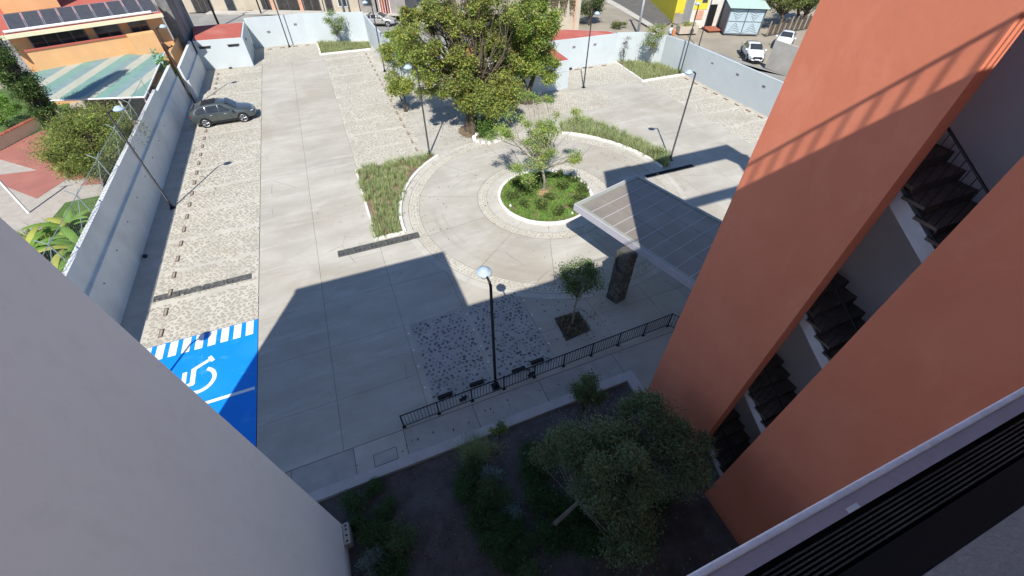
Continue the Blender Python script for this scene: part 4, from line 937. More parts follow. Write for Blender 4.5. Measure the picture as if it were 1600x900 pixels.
tree('big_tree', 'tall tree standing before the white building with red roof', 'tree', (15.6, 34.2, 0),
     [((.0, .0, 6.4), (2.0, 2.0, 2.9), 5), ((1.1, 1.2, 4.2), (1.3, 1.5, 1.8), 2.2), ((-1.4, .0, 4.6), (1.8, 1.4, 1.9), 3), ((.8, -.9, 3.0), (1.8, 1.0, 1.0), 1.8)],
     90, .62, 48000, .19, ['lf1', 'lf2', 'lf3', 'lfg'], [.35, .2, .3, .15], .22, 2.6, 'bark', .3, trunks=2, gnarly=3, limb_r=.28, asp=.4)
tree('small_street_tree', 'small yellow-green tree with forked trunk beside the middle bays', 'tree', (5.3, 36.6, 0),
     [((-.1, .3, 2.3), (1.2, 1.4, .8), 3), ((-.5, 2.5, 3.6), (.9, 1.4, 1.0), 2)], 26, .5, 7000, .17, ['lf3', 'lf1', 'lf2'], [.45, .35, .2], .07, 1.2, 'bark', trunks=2, asp=.45)
tree('yellow_leaf_tree', 'yellow-green bushy tree at the end of the edge-on white wall', 'tree', (7.0, 44.0, 0),
     [((-.3, .3, 2.9), (1.3, 1.5, 1.4), 1)], 24, .55, 8000, .18, ['lf3', 'lf1', 'lfg'], [.5, .3, .2], .1, 1.6, 'bark')
bush('dark_bush', 'dark green bush ringed by white stones under the big tree', 'bush', (10.2, 29.6, 0), .85, 1.5, 2600, ['lf2', 'lfd2', 'lfg'], [.5, .3, .2], .14)
for i in range(14):
    a = i * 2 * PI / 14; k = R_.randrange(10); b = MB(); b.add(*STN[k]); o = b.obj('border_rock', 'kerbw', smooth=True)
    o.location = (10.2 + 1.15 * math.cos(a), 29.4 + .95 * math.sin(a), 0); o.scale = (.17, .17, .2); tag(o, 'white painted border rock, one of the ring around the dark bush under the big tree', 'rock', 'white border rocks under the big tree')
sheet('tree_bed', arc(1, 0, 2 * PI, 20)[:-1] and [(9.8 + 1.5 * math.cos(t), 31.0 + 1.4 * math.sin(t)) for t in np.linspace(0, 6.1, 20)], .012, 'soil2')

# ---------------------------------------------------------------- cars
def make_car(name, label, loc, rz, paint, suv=True, L=4.6, Wd=1.86, H=1.66, group=None, wheelbase=2.72):
    t = thing(name, label, 'car', loc, rz, group)
    hw = Wd / 2
    # station: (x, top z, belt z, half width, roof half width, bottom z)
    if suv: st_ = [(-2.30, .95, .80, .62, .48, .42), (-2.24, 1.08, .90, .80, .60, .30), (-2.05, 1.30, 1.02, .90, .64, .24), (-1.70, 1.52, 1.06, .92, .64, .22), (-1.1, 1.62, 1.05, .93, .66, .2), (-.4, 1.66, 1.03, .93, .67, .2), (.2, 1.63, 1.01, .93, .66, .2), (.62, 1.50, 1.0, .93, .64, .2), (1.0, 1.20, .99, .93, .66, .2), (1.22, 1.04, .97, .92, .72, .2), (1.7, .99, .90, .90, .70, .22), (2.1, .90, .80, .84, .62, .24), (2.27, .74, .66, .70, .5, .28), (2.31, .60, .52, .6, .42, .34)]
    else: st_ = [(-2.25, .80, .70, .62, .50, .40), (-2.18, .96, .84, .78, .60, .30), (-1.75, 1.03, .92, .85, .66, .22), (-1.45, 1.10, .94, .86, .66, .2), (-1.0, 1.34, .94, .87, .60, .2), (-.5, 1.43, .93, .87, .60, .2), (.1, 1.42, .92, .87, .60, .2), (.5, 1.30, .91, .87, .60, .2), (.95, 1.02, .90, .87, .66, .2), (1.15, .95, .88, .86, .70, .2), (1.7, .88, .80, .84, .66, .22), (2.1, .76, .68, .78, .58, .24), (2.25, .60, .54, .62, .44, .3)]
    s = hw / .93 if suv else hw / .87; lx = L / 4.6
    b = MB(); n = 13; rings = []
    def ring(q):
        x, zt, zb, w, wr, z0 = q; x *= lx; w *= s; wr *= s
        half = [(0, z0), (w * .8, z0), (w * .97, z0 + .12), (w, (z0 + zb) / 2), (w * .985, zb), (wr, zt - .035), (wr * .72, zt)]
        pts = [(x, -y, z) for y, z in half[::-1]][:-1] + [(x, y, z) for y, z in half]
        return pts
    for q in st_: rings.append(ring(q))
    vs = [v for r in rings for v in r]; m_ = len(rings[0]); fs = []
    for i in range(len(rings) - 1):
        for k in range(m_): fs.append((i * m_ + k, i * m_ + (k + 1) % m_, (i + 1) * m_ + (k + 1) % m_, (i + 1) * m_ + k))
    fs += [tuple(range(m_)), tuple((len(rings) - 1) * m_ + k for k in range(m_))[::-1]]
    b.add(vs, fs); body = b.obj('body', paint, t, smooth=True)
    sm = body.modifiers.new('s', 'SUBSURF'); sm.levels = 1; sm.render_levels = 1
    # windows follow body
    def at(x, f, side, out=.012):
        for a, c in zip(st_[:-1], st_[1:]):
            if a[0] <= x <= c[0]:
                u = (x - a[0]) / (c[0] - a[0]); q = [a[i] + (c[i] - a[i]) * u for i in range(6)]; break
        zb, zt, w, wr = q[2], q[1] - .035, q[3] * s * .985, q[4] * s
        return Vector((x * lx, side * (w + (wr - w) * f + out), zb + (zt - zb) * f))
    xr = (-1.75, -1.0, -.1, .85) if suv else (-1.25, -.75, -.0, .8)
    for side in (-1, 1):
        for a, c in ((xr[0], xr[1] - .04), (xr[1] + .04, xr[2] - .04), (xr[2] + .04, xr[3])):
            w_ = MB(); N = 5; g = []
            for i in range(N):
                x = a + (c - a) * i / (N - 1)
                top = .86 if (a > xr[0] and c < xr[3]) else (.86 if (a == xr[0] and i > 1) or (c == xr[3] and i < 2) else (.86 - (.0 if a != xr[0] else (1 - i / 1.5) * .4) if a == xr[0] else .86 - max(0, (i - 1)) * .22))
                g += [at(x, .08, side, .018), at(x, max(top, .16), side, .018)]
            w_.add(g, [(2 * i, 2 * i + 2, 2 * i + 3, 2 * i + 1) for i in range(N - 1)]); w_.obj('side_window', 'glass', t)
        q = at(.78, .1, side); MB().box(-.09, .09, -.10, .10, -.06, .08).obj('mirror', paint, t).location = (q.x, q.y + side * .12, q.z + .06)
        MB().box(-1.6 * lx, 1.6 * lx, -.01, .01, 0, .12).obj('sill_trim', 'trim', t).location = (0, side * (hw * .985), .24)
        for x in (-.75, .25): MB().box(-.09, .09, -.015, .015, -.015, .015).obj('door_handle', 'alu', t).location = (x * lx, side * (hw + .0), .88 if suv else .78)
        for x in (-.42 * 1.0, .62, -1.2):
            MB().box(-.004, .004, -.006, .006, .32, .95 if suv else .85).obj('door_seam', 'trim', t).location = (x * lx, side * hw * 1.0, 0)
    def top_panel(nm, x0, x1, fr, mt, out=.014):
        w_ = MB(); g = []
        for i in range(5):
            x = x0 + (x1 - x0) * i / 4
            for a, c in zip(st_[:-1], st_[1:]):
                if a[0] <= x <= c[0]: u = (x - a[0]) / (c[0] - a[0]); zt = a[1] + (c[1] - a[1]) * u; wr = (a[4] + (c[4] - a[4]) * u) * s; break
            g += [(x * lx, -wr * fr, zt + out - .02), (x * lx, -wr * .6, zt + out), (x * lx, wr * .6, zt + out), (x * lx, wr * fr, zt + out - .02)]
        w_.add(g, [(4 * i + k, 4 * i + 4 + k, 4 * i + 5 + k, 4 * i + 1 + k) for i in range(4) for k in range(3)]); return w_.obj(nm, mt, t, smooth=True)
    if suv: top_panel('windscreen', .45, 1.12, .96, 'glass', .03); top_panel('rear_window', -2.1, -1.78, .9, 'glass', .03); top_panel('roof_glass', -1.2, -.2, .8, 'trim', .008)
    else: top_panel('windscreen', .25, .98, .95, 'glass', .03); top_panel('rear_window', -1.42, -.85, .95, 'glass', .03)
    for side in (-1, 1):
        MB().lathe([(.01, 0), (.1, .01), (.11, .05)], 10, sx=1.8, sy=1).obj('headlight', 'lampw', t).location = (2.06 * lx, side * hw * .72, .74 if suv else .62)
        MB().box(-.05, .05, -.17, .17, -.05, .05).obj('tail_light', 'lampr', t).location = (-2.2 * lx, side * hw * .66, .92 if suv else .8)
    MB().box(-.03, .03, -.42, .42, -.12, .12).obj('grille', 'trim', t).location = (2.27 * lx, 0, .55)
    MB().box(-.015, .015, -.25, .25, -.05, .05).obj('number_plate', 'linep', t).location = (2.31 * lx, 0, .42)
    R0 = .36 if suv else .32
    for sx in (-1, 1):
        for side in (-1, 1):
            wx = sx * wheelbase / 2 + (.02 if suv else 0)
            ac = MB().tube([(0, -.012, 0), (0, .012, 0)], R0 + .055, 22).obj('dark_arch_disc', 'trim', t); ac.location = (wx, side * (hw * .985), R0 + .01)  # dark disc over the body stands for the shaded arch cutout
            w = bpy.data.objects.new('wheel', None); link(w, t); w.empty_display_size = .1
            w.location = (wx, side * (hw - .09), R0)
            MB().tube([(0, -.11, 0), (0, .11, 0)], R0, 24).obj('tyre', 'tyre', w)
            r_ = MB(); r_.tube([(0, side * .10, 0), (0, side * .114, 0)], R0 * .70, 20, 0)
            r_.obj('rim_disc', 'trim', w)
            sp = MB()
            for k in range(5):
                a = k * 2 * PI / 5
                for da in (-.16, .16): sp.tube([(R0 * .1 * math.cos(a), side * .12, R0 * .1 * math.sin(a)), (R0 * .68 * math.cos(a + da), side * .12, R0 * .68 * math.sin(a + da))], .022, 4)
            pr = [(R0 * .70 * math.cos(a), side * .117, R0 * .70 * math.sin(a)) for a in [k * 2 * PI / 20 for k in range(21)]]
            sp.tube(pr, .018, 4); sp.obj('spokes', 'rim', w)
    return t
make_car('parked_car', 'dark grey-green SUV parked on the left stone bays', (-8.70, 40.45, .01), .02, 'carp', True)
make_car('parked_car', 'champagne saloon car on the street behind the far white wall', (8.0, 64.9, -.03), -.42, 'cars', False, 4.5, 1.74)
make_car('parked_car', 'white saloon car parked nose-on across the street at right', (43.6, 36.6, -.03), math.radians(238), 'carw', False, 4.5, 1.76)
make_car('parked_car', 'white car half hidden behind the pale concrete wall at right', (50.5, 38.6, -.03), math.radians(215), 'carw', False, 4.4, 1.74)
gw = wall_run('concrete_wall', 'pale rendered wall on the street in front of the white cars', [(42.6, 33.6), (43.2, 24)], 2.5, 'concL')

# ---------------------------------------------------------------- neighbour on the left
H18 = math.radians(17.5)
oh = thing('orange_house', 'orange two-storey house with red roof and solar panels', 'house', (-22.3, 48.5, 0), H18)
# local: x along facade (to right), y depth away
MB().box(0, 10.6, 1.0, 9, -.1, 5.45).obj('wall', 'hwall', oh)
MB().box(.6, 9.0, -.05, .15, 2.6, 4.35).obj('balcony_parapet', 'hwall', oh)
MB().box(.55, 9.05, -.12, .22, 4.35, 4.43).obj('parapet_cap', 'redroof', oh)
MB().box(7.4, 9.4, -.9, -.051, 2.2, 4.5).obj('balcony_box', 'hwall', oh)
MB().box(.6, 9.4, .15, 1.0, 2.9, 3.3).obj('balcony_floor', 'redroof', oh)
b = MB(); zr = lambda y: 5.45 + (y + .2) * .12
b.add([(x, y, zr(y) + dz) for dz in (0, .16) for x, y in ((-.9, -.2), (10.7, -.2), (10.7, 10), (-.9, 10))], [(3, 2, 1, 0), (4, 5, 6, 7), (0, 1, 5, 4), (1, 2, 6, 5), (2, 3, 7, 6), (3, 0, 4, 7)]); b.obj('roof', 'redroof', oh)
MB().box(-.9, 10.7, -.34, -.201, 5.36, 5.63).obj('eave_trim', 'cream', oh)
MB().tube([(.2, .0, 5.78), (10.0, .0, 5.78)], .1, 8).obj('white_pipe', 'linep', oh)
for x, w_ in ((1.2, 3.6), (5.5, 1.7), (8.0, 1.3)):
    f_ = MB().box(-.05, w_ + .05, -.06, .0, -.05, 1.1).obj('window', 'gatef', oh); f_.location = (x, .995, 4.15)
    n_ = max(2, int(w_ / .85))
    for k in range(n_): MB().box(w_ * k / n_ + .03, w_ * (k + 1) / n_ - .03, -.072, -.0605, 0, 1.05).obj('pane', 'glass', f_)
sp = thing('solar_panel_array', 'row of dark solar panels on the red house roof', 'solar panels', (-22.3, 48.5, 0), H18)
for k in range(9):
    x = .55 + 1.12 * k; z0_ = zr(.3) + .2; z1_ = zr(2.3) + .75
    fr_ = MB(); fr_.add([(x + dx, y, z + dz) for dz in (-.04, 0) for dx, y, z in ((0, .3, z0_), (1.06, .3, z0_), (1.06, 2.3, z1_), (0, 2.3, z1_))], [(3, 2, 1, 0), (4, 5, 6, 7), (0, 1, 5, 4), (1, 2, 6, 5), (2, 3, 7, 6), (3, 0, 4, 7)]); p_ = fr_.obj('solar_panel', 'alu', sp)
    c_ = MB(); g_ = .035; c_.add([(x + dx, y, z + .004) for dx, y, z in ((g_, .3 + g_, z0_ + .012), (1.06 - g_, .3 + g_, z0_ + .012), (1.06 - g_, 2.3 - g_, z1_ - .012), (g_, 2.3 - g_, z1_ - .006))], [(0, 1, 2, 3)]); c_.obj('cells', 'solar', p_)
up = thing('orange_upper_room', 'orange rooftop room at the top left corner of the house roof', 'rooftop room', (-22.3, 48.5, 0), H18); MB().box(.5, 4.2, 4.4, 8, 6.2, 8.5).obj('wall', 'hwall', up)
# green roof
gr = thing('green_patio_roof', 'teal and cream striped corrugated patio roof beside the boundary wall', 'patio roof')
def gp(u, v):  # u along near edge left->right, v depth
    a = Vector((-19.7, 42.3)); b_ = Vector((-13.2, 40.4)); c_ = Vector((-12.85, 49.6)); d_ = Vector((-22.4, 48.4))
    p_ = a.lerp(b_, u).lerp(d_.lerp(c_, u), v); return (p_.x, p_.y, 2.55 + .55 * v)
def clip(poly, n_, c_):
    out = []
    for i in range(len(poly)):
        p_, q_ = Vector(poly[i]), Vector(poly[(i + 1) % len(poly)]); dp, dq = p_.dot(n_) - c_, q_.dot(n_) - c_
        if dp >= 0: out.append(tuple(p_))
        if dp * dq < 0: out.append(tuple(p_.lerp(q_, dp / (dp - dq))))
    return out
RP = [(-19.7, 42.3), (-13.2, 40.4), (-12.85, 49.6), (-16.4, 50.6), (-22.4, 48.4)]
dN = Vector((.94, -.33)).normalized(); us = [Vector(p_).dot(dN) for p_ in RP]; u_ = min(us); k = 0; dD = Vector((.33, .94)).normalized()
M['greyteal'] = mat('grey_teal_sheet', (.25, .34, .34), (.20, .28, .29), 1.4, .6, .15, 8)
seq = [('creamr', .42), ('teal', .8), ('greyteal', .62), ('creamr', .34), ('teal', .3)]
while u_ < max(us):
    m_, w_ = seq[k % 4]; b = MB(); q = u_
    while q < u_ + w_ - .01:
        for s_ in (0, 1):
            a0_, a1_ = q + .06 * s_, q + .06 * (s_ + 1); pl = clip(clip(RP, dN, a0_), -dN, -a1_)
            if len(pl) >= 3:
                b.add([(x, y, 2.55 + .05 * (y - 41) + (.03 if abs(Vector((x, y)).dot(dN) - (q + .06)) < .004 else 0)) for x, y in pl], [tuple(range(len(pl)))])
        q += .12
    if b.v: b.obj('roof_sheet', m_, gr)
    u_ = q; k += 1
MB().tube([gp(0, 0), gp(1, 0)], .06, 6).obj('gutter', 'linep', gr); MB().tube([gp(1, 0), gp(1, 1)], .05, 6).obj('edge_trim', 'linep', gr); MB().tube([gp(0, 0), gp(0, 1)], .05, 6).obj('edge_trim', 'linep', gr)
for u in (.02, .35, .7, .97):
    p_ = gp(u, .03); MB().tube([(p_[0], p_[1], -.1), (p_[0], p_[1], 2.5)], .05, 6).obj('post', 'linep', gr)
tm = thing('tall_stained_wall', 'tall dark stained plaster wall behind the house', 'wall'); MB().box(-12.9, -12.02, 54.9, 61.4, -.1, 9.5).obj('wall', 'moss', tm)
for k in range(12): MB().tube([(-12.01, 55.2 + k * .52, 9.4), (-12.01, 55.3 + k * .52, 9.4 - R_.uniform(1.5, 5))], .02, 3).obj('stain_streak', 'moss', tm)
ow = thing('orange_side_wall', 'orange garden wall with plants between house and grey boundary wall', 'wall'); MB().box(-12.75, -12.5, 50.0, 54.8, -.1, 3.0).obj('wall', 'hwall', ow)
# yard
sheet('yard_paving', [(-34, 15), (-12.4, 15), (-12.4, 56), (-34, 56)], -.02, 'paverg')
sheet('yard_red_floor', [(-25.5, 41.5), (-17.8, 34.2), (-13, 33.5), (-13, 42), (-18.5, 44.0), (-22, 45.2)], -.010, 'rednb')
sheet('yard_red_floor', [(-23.6, 37.0), (-19.2, 32.4), (-17.6, 35.6), (-18.4, 36.4)], -.006, 'rednb')
sheet('yard_red_floor', [(-17.1, 33.2), (-15.4, 32.8), (-15.2, 34.2), (-16.7, 34.6)], -.006, 'rednb')
sheet('yard_lawn', [(-34, 41), (-23.8, 41.8), (-20.6, 46), (-24, 56), (-34, 56)], -.008, 'lawn')
sheet('yard_soil', [(-19.5, 15), (-12.4, 15), (-12.4, 31.5), (-17.4, 31.2)], -.012, 'lawn')
yw = wall_run('low_yard_wall', 'low yellowish garden wall with brick capping at the left edge', [(-24.6, 39.6), (-22.0, 45.0)], .75, 'cream', .25)
for k in range(22):
    d = Vector((2.6, 5.4)).normalized(); o = MB().box(-.11, .11, -.2, .2, 0, .09).obj('brick', 'brick', yw); o.location = (-24.7 + d.x * .27 * k, 39.7 + d.y * .27 * k, .75); o.rotation_euler = (0, 0, .45)
tree('cypress', 'tall dark narrow cypress tree in front of the house', 'tree', (-19.0, 39.4, 0), [((0, 0, 5.0), (.62, .62, 4.6), 2), ((0, 0, 9.5), (.3, .3, 2.6), 1)], 150, .42, 60000, .13, ['lf2', 'lfd2', 'gr3'], [.4, .5, .1], .12, 1.0, 'bark', 0, gnarly=0)
tree('spreading_bush_tree', 'broad olive-green bushy tree behind the grey boundary wall', 'tree', (-14.9, 31.2, 0), [((.4, 1.2, 3.0), (2.2, 3.5, 1.5), 1)], 120, .6, 56000, .14, ['lf1', 'lf4', 'lf2', 'lf3', 'lfo'], [.45, .2, .2, .1, .05], .14, 1.0, 'bark', .3, asp=.28, gnarly=1)
tree('yard_tree', 'bright green shrub at the far left edge of the yard', 'tree', (-24.8, 45.5, 0), [((0, 0, 1.5), (1.5, 1.4, 1.0), 1)], 20, .5, 5000, .13, ['lfg', 'lf1'], [.6, .4], .08, .6)
tree('yard_tree', 'leafy bush beside the patio roof posts', 'tree', (-17.6, 39.8, 0), [((0, 0, 1.6), (1.0, .8, 1.0), 1)], 18, .45, 4500, .13, ['lf2', 'lf1'], [.6, .4], .08, .6)
def banana(loc, label, n=14, L=2.1):
    t = thing('banana_plant', label, 'plant', loc, R_.uniform(0, 6), 'banana plants behind the boundary wall')
    MB().tube([(0, 0, 0), (0, 0, 1.1)], [.11, .08], 8).obj('stem', 'lfb', t)
    for k in range(n):
        a = k * 2.4 + R_.uniform(-.3, .3); el = R_.uniform(.5, 1.25); b = MB(); g = []; N = 8; Lk = L * R_.uniform(.7, 1.1)
        for i in range(N):
            u = i / (N - 1); r = Lk * u * math.cos(el * (1 - .25 * u)); z = 1.05 + Lk * (math.sin(el) * u - .55 * u * u); w = .17 * math.sin(PI * min(1, (u * .95 + .05))) ** .6 + .015
            ca, sa = math.cos(a), math.sin(a)
            g += [(r * ca - w * sa, r * sa + w * ca, z - .05), (r * ca, r * sa, z + .03), (r * ca + w * sa, r * sa - w * ca, z - .05)]
        b.add(g, [(3 * i + j, 3 * i + 3 + j, 3 * i + 4 + j, 3 * i + 1 + j) for i in range(N - 1) for j in range(2)])
        b.obj('leaf', 'lfb' if k % 4 else 'lf3', t, smooth=True)
banana((-15.2, 26.0, 0), 'banana plant nearest the bushy tree behind the wall'); banana((-16.4, 24.2, 0), 'banana plant leftmost in the yard below the bushy tree'); banana((-14.0, 23.6, 0), 'banana plant nearest the wire fence post')
banana((-14.6, 21.4, 0), 'banana plant lowest of the group, beside the grey wing edge')
b = MB()
grass('yard_weeds', 'dense weeds and low plants between banana plants and wall', 'weeds', scatter([(-17, 18), (-12.7, 16), (-12.7, 31), (-14.5, 29), (-18.5, 27), (-18.5, 18)], .28, 0, .4), .7, .03, 30, ['lf2', 'lf1', 'lfb'], [.4, .35, .25], .16, .9)
yp = thing('yard_pole', 'white leaning clothes-line pole in the neighbour yard', 'pole', (-19.1, 30.7, -.02)); MB().tube([(0, 0, 0), (-.05, .3, 3.2)], .07, 8).obj('pole', 'linep', yp); MB().tube([(-.4, .3, 3.2), (.3, .3, 3.2)], .03, 6).obj('cross_bar', 'linep', yp)
for i, (x, y) in enumerate([(-12.95, 47.5), (-13.2, 49.3)]):
    bush('potted_plant', ('spiky green plant at the orange wall foot', 'leafy green plant beside the orange side wall')[i], 'plant', (x, y, 2.4 if False else 0), .6, 3.4 if i == 0 else 2.6, 500, ['lfg', 'teal'], [.6, .4], .3)

# ---------------------------------------------------------------- street buildings at the top
def facade(name, label, p0, p1, h, m, depth=6, cat='building'):
    d = Vector((p1[0] - p0[0], p1[1] - p0[1], 0)); L_ = d.length; t = thing(name, label, cat, (p0[0], p0[1], -.03), math.atan2(d.y, d.x))
    MB().box(0, L_, 0, depth, 0, h).obj('wall', m, t); return t, L_
def opening(t, x0, x1, z0, z1, m='darkin', nm='window', frame='gatef', panes=0):
    f_ = MB(); f_.box(x0 - .06, x1 + .06, -.05, .0, z0 - .06 if z0 > .1 else z0, z1 + .06); w_ = f_.obj(nm, frame, t)
    n_ = max(1, panes)
    for k in range(n_): MB().box(x0 + (x1 - x0) * k / n_ + .03, x0 + (x1 - x0) * (k + 1) / n_ - .03, -.07, -.051, z0 + .03, z1).obj('pane', m, w_)
    return w_
t, L_ = facade('street_house', 'tan street house with dark gate above the far left hut', (-16, 81.5), (-6.8, 79.4), 4.5, 'tan'); opening(t, 1.2, 3.6, 0, 2.4, 'darkin', 'gate', panes=3); opening(t, 5.5, 6.6, 0, 2.2, 'glass', 'door')
t, L_ = facade('street_shop', 'open-fronted shop with salmon pillars behind the far white wall', (-6.8, 79.3), (2.0, 75.0), 4.5, 'tan')
for x0_, x1_ in ((.9, 2.2), (3.2, 6.4), (7.1, 9.4)): opening(t, x0_, x1_, 0, 3.1, 'darkin', 'opening', panes=2)  # dark sheets on the wall stand for the shaded shop interior
for x in (2.4, 6.5): MB().box(x, x + .5, -.35, -.001, 0, 4.2).obj('pillar', 'pink', t)
MB().box(-.2, L_, -1.6, -.36, 0, .16).obj('pavement_step', 'concL', t)
t, L_ = facade('street_house', 'ochre house with white framed window behind the champagne car', (2.1, 74.3), (6.6, 72.0), 4.5, 'tan'); opening(t, 2.2, 3.4, .8, 2.4, 'glass', 'window', 'linep', 2); opening(t, .3, 1.3, 0, 2.2, 'darkin', 'door')
t, L_ = facade('street_house', 'grey house with tall brick-red door behind the champagne car', (6.7, 71.9), (12.5, 68.9), 4.5, 'greyfac'); opening(t, 2.9, 4.3, 0, 3.2, 'brick', 'door', 'linep', 4); opening(t, .6, 1.8, 1, 2.4, 'glass')
b0 = thing('pavement', None, None); b0['kind'] = 'structure'
for k in range(10):
    MB().box(k * 2.9, k * 2.9 + 2.88, 0, 1.5, -.05, .1, rz=math.radians(-24), c=(-13.5, 79.6)).obj('pavement_slab', 'concL', b0)
t, L_ = facade('garden_wall_house', 'pale rendered wall overgrown with dry vines above the long red roof', (24.5, 56.6), (31.0, 52.9), 3.3, 'tan')
P = np.stack([rng.uniform(.1, 6.8, 5200), rng.uniform(-.25, -.02, 5200), np.clip(3.5 - np.abs(rng.normal(0, 1.15, 5200)), .1, 3.5)], 1)
P = P[(np.sin(P[:, 0] * 5) + np.sin(P[:, 0] * 11.3) * .7) * .5 + (P[:, 2] - 2.2) * .6 > -.1]
quads('vine', leaves(P, .16, .35, 1.0), rng.choice(3, len(P), p=[.4, .35, .25]), ['bark', 'lf4', 'gr2'], t)
MB().box(6.75, 6.95, -.06, .0, 0, 3.3).obj('corner_strip', 'pink', t)
tree('dark_street_tree', 'dark shady tree beside the vine-covered wall', 'tree', (33.5, 54.5, 0), [((0, 0, 2.5), (1.6, 1.4, 1.4), 1)], 26, .6, 7000, .18, ['lf2', 'lfd2', 'lf4'], [.5, .3, .2], .14, .9)
tree('low_street_bush', 'low bush on the dusty ground behind the white wall corner', 'bush', (36.2, 51.6, 0), [((0, 0, .6), (.8, .8, .5), 1)], 10, .4, 1600, .15, ['lf2', 'lf4'], [.5, .5], .05, .2)
sheet('dusty_plot', [(31, 52.8), (39.0, 47.5), (42, 60), (43, 66), (36, 72), (30, 66)], -.012, 'dirt')
rmp = sheet('side_road', [(44.4, 51.6), (41.0, 49.4), (43.0, 61.5), (45, 75), (60, 75), (51, 62)], .01, 'asphalt')
sheet('side_road_kerb', [(39.9, 48.4), (41.0, 49.3), (43.2, 62), (45, 75), (43.6, 75), (42.0, 62)], .06, 'concL', thick=.1)
yh = thing('yellow_house', 'yellow house at the top with grey lower wall and planter', 'house')
MB().prism([(44.6, 51.6), (46.2, 49.6), (52.2, 58.0), (58, 66), (52, 70)], -.1, 4.5).obj('wall', 'yellow', yh)
MB().prism([(44.55, 51.4), (46.25, 49.45), (46.5, 49.7), (52.0, 61.0)], -.1, 1.1).obj('grey_base', 'greyfac', yh)
y2 = thing('cream_house', 'cream and yellow house with dark door facing the street', 'house', (44.7, 48.6, 0), math.radians(-15))
MB().box(0, 4.0, 0, 4, -.1, 4.5).obj('wall', 'whitec', y2); MB().box(.1, 1.9, -.04, -.001, 2.0, 4.4).obj('yellow_panel', 'yellow', y2); MB().box(2.2, 3.2, -.05, -.001, 0, 2.5).obj('door', 'blackf', y2)
f_ = MB().box(1.0, 1.7, -.07, -.041, 2.7, 3.4).obj('window', 'gatef', y2); MB().box(1.05, 1.65, -.08, -.0705, 2.75, 3.35).obj('pane', 'glass', f_)
MB().box(.5, 1.6, -.05, -.001, .9, 1.9).obj('tile_panel', 'pink', y2); MB().box(1.9, 3.7, -1.9, -.05, 0, .12).obj('door_step', 'brick', y2)
pb = thing('street_planter', 'stone street planter with low bright plants before the yellow house', 'planter', (43.0, 46.9, 0), math.radians(-15)); MB().box(-1.1, 1.3, -.5, .7, 0, .75).obj('box', 'tan', pb)
quads('foliage', leaves(rng.normal(0, 1, (260, 3)) * [.6, .25, .15] + [.1, .1, .9], .2), rng.choice(3, 260), ['lfg', 'lf3', 'lfo'], pb)
gt = thing('metal_garage', 'grey metal garage with pale blue double gate and green sheet roof', 'garage', (47.1, 44.75, 0), math.radians(-29.5))
MB().box(0, 4.1, .06, 5, -.05, 2.75).obj('wall', 'gatef', gt)
MB().add([(-.2, -.4, 2.8), (4.4, -.4, 2.8), (4.4, 5, 3.4), (-.2, 5, 3.4)], [(0, 1, 2, 3)]).obj('roof', 'greenc', gt)
for k in range(2):
    for j in range(2):
        x0_ = .08 + 2.0 * k; z0_ = .1 + 1.3 * j; g_ = MB().box(x0_, x0_ + 1.9, .02, .055, z0_, z0_ + 1.2).obj('gate_panel', 'gateb', gt)
        b = MB()
        for q in range(4):
            xm = x0_ + .95; zz0 = z0_ + .1 + .25 * q; w_ = .85 - .2 * q
            b.tube([(xm - w_, .0, zz0), (xm, .0, zz0 + .25), (xm + w_, .0, zz0)] if j == 0 else [(xm - w_, .0, z0_ + 1.1 - .25 * q), (xm, .0, z0_ + .85 - .25 * q), (xm + w_, .0, z0_ + 1.1 - .25 * q)], .018, 4)
        b.obj('ornament', 'gatef', g_)
MB().tube([(2.04, 0, 0), (2.04, 0, 2.7)], .05, 4).obj('gate_post', 'gatef', gt)
for x in (0, 4.1): MB().tube([(x, 0, 0), (x, 0, 2.75)], .06, 4).obj('gate_post', 'gatef', gt)
# right top vegetation
tree('roadside_tree', 'tree with grey-green crown beside the metal garage', 'tree', (55.0, 43.5, 0), [((0, 1, 3.4), (3.0, 2.5, 1.4), 1)], 40, .8, 10000, .22, ['lf4', 'lf1', 'lf2'], [.4, .35, .25], .2, 1.6)
tree('roadside_tree', 'tangled darker tree right of the garage by the terracotta tower', 'tree', (59.5, 44.5, 0), [((0, 0, 3.6), (2.6, 2.5, 1.8), 1)], 36, .8, 9000, .22, ['lf2', 'lfd2', 'lf4'], [.5, .3, .2], .2, 1.4, trunks=3)
pt = thing('palm', 'yellow-green palm leaning above the roadside trees', 'palm', (61.5, 45.5, 0)); MB().tube([(0, 0, 0), (.2, 0, 2.4), (0, 0, 4.2)], [.2, .15, .14], 8).obj('trunk', 'bark', pt)
for k in range(11):
    a = k * 2 * PI / 11; b = MB(); g = []
    for i in range(7):
        u = i / 6; r = 2.6 * u; z = 4.2 + 1.3 * u - 2.2 * u * u; w = .28 * math.sin(PI * (u * .9 + .08)); ca, sa = math.cos(a), math.sin(a); g += [(r * ca - w * sa, r * sa + w * ca, z - .12), (r * ca, r * sa, z), (r * ca + w * sa, r * sa - w * ca, z - .12)]
    b.add(g, [(3 * i + j, 3 * i + 3 + j, 3 * i + 4 + j, 3 * i + 1 + j) for i in range(6) for j in range(2)]); b.obj('frond', 'lf3', pt)
fr = thing('timber_fence', 'weathered timber fence under the roadside trees', 'fence', (51.5, 42.2, 0), math.radians(4))
for k in range(34): MB().box(k * .32, k * .32 + .24, -.02, .02, 0, R_.uniform(1.0, 1.7)).obj('plank', 'bark' if k % 3 else 'barkl', fr)
